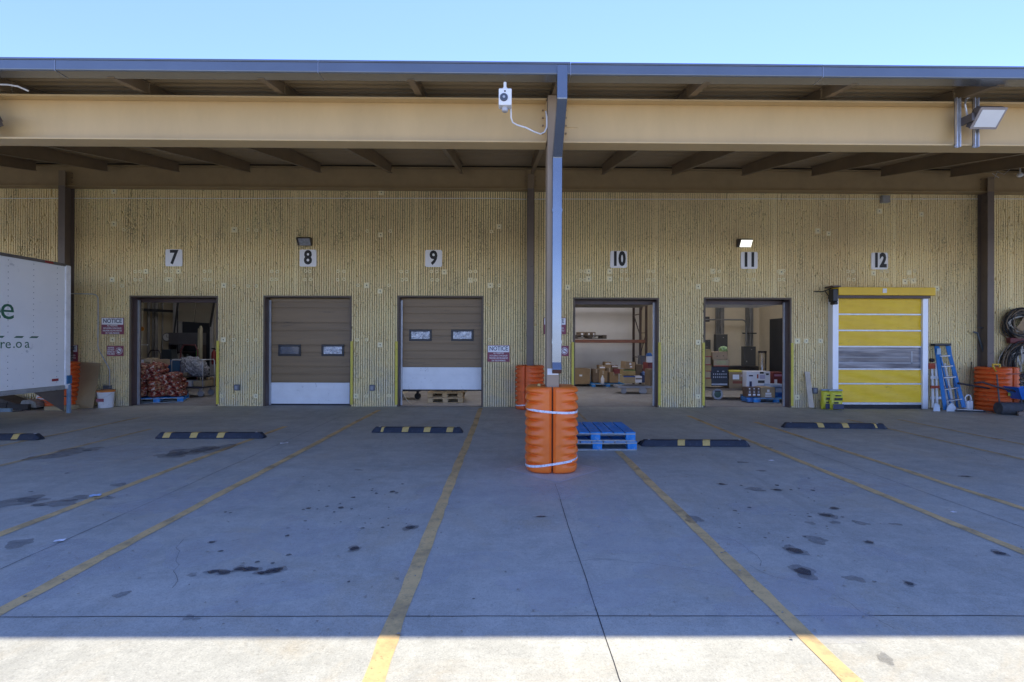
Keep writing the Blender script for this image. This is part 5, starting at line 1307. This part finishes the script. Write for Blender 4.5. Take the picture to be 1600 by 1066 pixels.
carton(993, 1003, 588, 598, 16.2, .4, 'white tub carton on the right of the platform cart', lw, 0, False, [(.0, 1., .5, .7, card_d)])
carton(994, 1004, 570, 587, 16.5, .4, 'dark carton on the right of the platform cart', card_d, 0, False)
carton(1003, 1015, 583, 598, 16.3, .4, 'navy blue crate at the right end of the platform cart', M('crate_navy', (.02, .035, .10), .5), 0, False)
bm = bmesh.new(); bmesh.ops.create_icosphere(bm, subdivisions=3, radius=1)
for v in bm.verts: v.co *= 1+.15*math.sin(v.co.x*7)*math.sin(v.co.z*9); v.co.x *= .13; v.co.y *= .15; v.co.z *= .08
o = bm_obj(bm, 'blue_bag', M('bag_blue', (.15, .25, .5), .3, var=.4, sc=12), None); o.location = P(1009, 583, 16.35); tag(o, 'crumpled blue plastic bag on the navy crate inside door 10', 'bag')
c = P(1016, 565, 15.9); t = thing('dispenser_jug', 'white jug with blue lid standing right inside door 10', 'jug', (c.x, 16.0, P(1016, 566.5, 16.0).z))
m = MB(); m.box(-.09, .09, -.08, .08, 0, .20); m.build('jug_body', plasticw, t, bevel=.02)
m = MB(); m.box(-.10, .08, -.09, .09, .2, .30, None, (.6, .6)); m.build('lid', M('lid_blue', (.02, .10, .30), .5), t, bevel=.01)
for (a_, b_, c1, c2, Y, lb, mt) in ((1011, 1021, 566.5, 582, 16.0, 'dark red carton under the white jug inside door 10', M('card_red')), (1014, 1026, 577, 603, 15.3, 'brown carton pile at the right jamb inside door 10', card_d), (1004, 1013, 577, 583, 16.6, 'small dark carton behind the crumpled blue bag', card_d)):
    carton(a_, b_, c1, c2, Y, .4, lb, mt, R_(8), False)
carton(1001, 1008, 556, 570, 17.5, .4, 'grey storage box beside the rack upright inside door 10', M('shelf_grey'), 0, False)

# ---- door 11
def cabinet(px0, px1, py0, py1, label):
    a, b = P(px0, py1, 20.0), P(px1, py0, 20.0); t = thing('electrical_panel', label, 'electrical panel', ((a.x+b.x)/2, 20.1, a.z)); w_, h_ = b.x-a.x, b.z-a.z
    m = MB(); m.box(-w_/2, w_/2, -.13, .09, 0, h_); m.build('cabinet', greyd, t, bevel=.01)
    m = MB(); m.box(-w_/2+.03, w_/2-.03, -.145, -.131, .03, h_-.03); m.build('panel_door', greyd, t, bevel=.006)
    m = MB(); m.box(w_*.08, w_*.16, -.155, -.146, h_*.88, h_*.90); m.box(-w_*.3, -w_*.25, -.16, -.146, h_*.45, h_*.5); m.build('latch', galv, t)
cabinet(1118, 1136.5, 522.5, 570, 'tall grey electrical panel on the left inside door 11')
cabinet(1161.5, 1180.5, 541.5, 586, 'grey electrical panel right of the pipe inside door 11')
cabinet(1102, 1110, 531, 552, 'small grey electrical box at the left edge inside door 11')
t = thing('wall_conduits', 'grey conduits rising from the electrical panels inside door 11', 'conduit', (0, 0, 0))
for px, y1, r_ in ((1120.5, 522, .03), (1124, 522, .03), (1128.5, 522, .14), (1167, 541, .02), (1174, 541, .12), (1170.5, 541, .02), (1178, 541, .02)):
    x = wx(px, 20); m = MB(); m.tube([(x, 20.1, wz(px, y1, 20)), (x, 20.1, 4.6)], r_ if r_ < .1 else .05, 8)
    if r_ > .1: m.box(x-r_, x+r_, 20.15, 20.19, wz(px, y1, 20), 4.6)
    m.build('conduit', M('conduit_grey', (.22, .22, .21), .5), t, smooth=False)
m = MB(); m.tube([P(1100, 499.5, 19.9), P(1160, 499.8, 19.9), P(1164, 501.5, 19.9), P(1166, 505, 19.9), P(1166, 541, 19.9)], .03, 8); m.build('bent_conduit', M('conduit_grey'), t)
m = MB(); m.bar(P(1160, 521, 19.95), P(1182, 521, 19.95), .03, .05); m.build('strut_bar', M('track_dark'), t)
m = MB(); m.bar(P(1100, 499, 19.93), P(1108, 499, 19.93), .1, .2); m.build('pull_box', M('track_dark'), t)
c = P(1191, 575, 18.8); t = thing('steel_cylinder', 'tall shiny steel cylinder bin inside door 11', 'bin', (c.x, 18.8, 0))
zt2 = wz(1191, 549, 18.8); m = MB(); m.lathe([(.14, 0), (.14, zt2-.02), (.13, zt2)], 24); m.build('drum', M('steel_shiny', (.5, .48, .44), .25, metal=.9), t, smooth='auto')
m = MB(); m.lathe([(.145, zt2-.06), (.145, zt2+.01), (.1, zt2+.012)], 24); m.build('rim', M('frame_dark'), t, smooth='auto')
m = MB(); m.box(9.93, 9.975, 18.2, 19.3, 0, 2.55); m.build('side_door', M('side_door_dark', (.035, .038, .045), .5), bld)
m = MB(); c0 = P(1152, 576, 18.5); m.box(c0.x-.9, c0.x+.7, 18.3, 18.7, c0.z-.3, c0.z+.1); simple('machine_cabinet', 'low black machine behind the cartons inside door 11', 'machine', m, blackp, None, .03)
# cart
t = thing('platform_cart', 'wooden platform cart with green-hubbed wheel inside door 11', 'cart', (wx(1140, 14.8), 15.1, 0))
m = MB(); m.box(-1.0, .9, -.38, .38, .27, .33); m.build('platform', M('cart_wood', (.25, .19, .13), .7), t, bevel=.005)
for sx in (-.38, .75):
    m = MB(); m.lathe([(.10, -.03), (.15, -.04), (.165, 0), (.15, .04), (.10, .03)], 24, ax='y', o=(sx, -.36, .165)); w1 = m.build('wheel', M('castor_grey') if sx < 0 else black, t, smooth='auto')
    m = MB(); m.lathe([(.01, -.05), (.10, -.035), (.10, .035), (.01, .05)], 20, ax='y', o=(sx, -.36, .165)); m.build('hub', M('hub_green', (.05, .10, .07), .5), w1, smooth='auto')
    m = MB(); m.box(sx-.08, sx+.08, -.42, -.28, .24, .27); m.build('castor_plate', M('frame_dark'), t)
cc = lambda *a, **k: carton(*a, **k)
ylc = M('card_yellow')
red_b = M('ink_red', (.4, .06, .03), .5)
for i, (y0, y1) in enumerate(((592, 604), (581, 591.5), (571, 580.5), (558.5, 570.5), (546, 558))):
    carton(1099, 1111.5-(i % 2), y0, y1, 14.75, .45, ('lowest', 'second lowest', 'middle', 'second highest', 'topmost')[i]+' produce carton of the left stack inside door 11', card_l if i % 2 else ylc, 0, False, [(0, 1, .0, .12, red_b)] if i else None)
t = thing('plastic_crate', 'black vented plastic crate on the cart inside door 11', 'crate', (wx(1124.5, 14.75), 14.97, wz(1124, 603, 14.75)))
zc = wz(1124, 573.5, 14.75)-wz(1124, 603, 14.75); wc = (wx(1138, 14.75)-wx(1111.5, 14.75))/2
m = MB(); m.box(-wc, wc, -.22, .22, 0, zc); m.build('crate_body', M('crate_black', (.018, .022, .035), .5), t, bevel=.008)
m = MB()
for q in range(7):
    for r in range(2): m.box(-wc+.06+q*.06, -wc+.085+q*.06, -.224, -.2205, zc*(.42+.16*r), zc*(.50+.16*r))
m.box(-wc*.3, -wc*.1, -.224, -.2205, zc*.75, zc*.79); m.box(wc*.3, wc*.55, -.224, -.2205, zc*.75, zc*.79); m.box(-wc*.95, wc*.9, -.226, -.2205, zc*.04, zc*.12); m.build('vent_holes', M('hole_pale', (.45, .47, .5), .6), t)
carton(1116, 1140, 562, 572.5, 14.7, .45, 'open produce carton lower half on the black crate inside door 11', card_l, R_(-3), False, [(0, 1, 0, .12, red_b), (.2, .8, .35, .8, M('print_olive', (.42, .40, .2), .7))])
carton(1112.5, 1136.5, 550, 561.5, 14.7, .45, 'upper produce carton with hand holes on the black crate', M('cardboard_tan', (.42, .29, .17), .8), 0, False, [(.26, .34, .35, .5, card_d), (.68, .76, .38, .53, card_d)], rot=(0, R_(-2), R_(4)))
bm = bmesh.new(); bmesh.ops.create_icosphere(bm, subdivisions=3, radius=1)
for v in bm.verts: v.co *= 1+.15*math.sin(v.co.x*6)*math.sin(v.co.z*7); v.co.x *= .12; v.co.y *= .12; v.co.z *= .10
o = bm_obj(bm, 'produce_bag', M('bag_green', (.30, .45, .18), .4, var=.6, sc=10), None); o.location = P(1130, 546, 14.9); tag(o, 'green and white plastic bag in the open produce carton', 'bag')
carton(1139, 1165.5, 582, 607, 14.75, .5, 'brown carton with white sheet and red arch print on the cart', card, 0, False, [(.22, .6, .56, .86, lw), (.68, .86, .72, .86, M('label_pink', (.6, .45, .4), .6)), (.22, .78, .30, .46, M('print_rust', (.25, .06, .03), .6))])
carton(1139, 1166, 579.5, 581.8, 14.8, .45, 'thin yellow folder lying on the brown carton', yellow, 0, False)
carton(1166.5, 1203.5, 580.5, 606.5, 14.5, .4, 'large white printed carton in the middle of door 11', signw, 0, False, [(.10, .27, .70, .78, ink), (.12, .22, .05, .40, ink), (.44, .50, .58, .82, red_b), (.48, .76, .30, .46, greyd), (.55, .78, .55, .80, M('label_lilac', (.55, .52, .68), .5)), (.56, .72, .86, .97, numk), (.82, .94, .78, .88, numk), (.42, .9, .04, .14, M('ink_navy', (.03, .03, .12), .5))])
carton(1208, 1226, 582, 604, 14.6, .4, 'maroon carton behind the blue pallet stack inside door 11', M('card_red'), 0, False, [(.1, .9, .72, .86, M('print_pink', (.55, .25, .35), .6)), (.1, .35, .1, .5, lw)])
# tilted-in carton row on pallet 3
zpal = .15
cb = card_d
for i in range(3):
    carton(1168+i*7, 1174.6+i*7, 605.5, 620.5, 14.02, .3, ('left', 'middle', 'right')[i]+' brown carton with white emblem at the front inside door 11', M('card_mocha', (.14, .09, .065), .7), 0, False, [(.2, .8, .15, .32, lw), (.32, .68, .40, .65, M('print_grey', (.4, .4, .4), .6)), (.35, .65, .8, .92, lw)])
carton(1189.5, 1211, 605.5, 622, 13.98, .4, 'tan carton with white leaf print at the front inside door 11', M('card_sand', (.40, .30, .17), .7), 0, False, [(.30, .72, .30, .5, lw), (.42, .60, .55, .8, lw), (.28, .75, .12, .24, lw)])
carton(1211.5, 1226, 606, 623.5, 14.1, .4, 'blue and white wrapped carton at the right jamb inside door 11', M('wrap_blue', (.05, .18, .45), .3, var=.5, sc=8), 0, False, [(0, .95, .6, .95, M('wrap_pale', (.4, .5, .65), .3)), (.3, .7, .2, .5, M('ink_blue'))])
carton(1205, 1228, 601, 605, 14.1, .4, 'pale blue flat wrapped tray on top at the right of door 11', M('wrap_pale'), 0, False)
carton(1168, 1189, 621.5, 628.5, 14.02, .4, 'blue wrapped tray under the emblem cartons inside door 11', M('wrap_blue'), 0, False)
# sunken rag near stop
m = MB(); m.lathe([(.01, 0), (.14, .004), (.10, .05), (.03, .07)], 14); o = m.build('black_rag', black, None, smooth=True, loc=G(1009, 694)); o.scale.y = .6; tag(o, 'small black rag heap at the left end of the stop beside the blue pallets', 'rag')
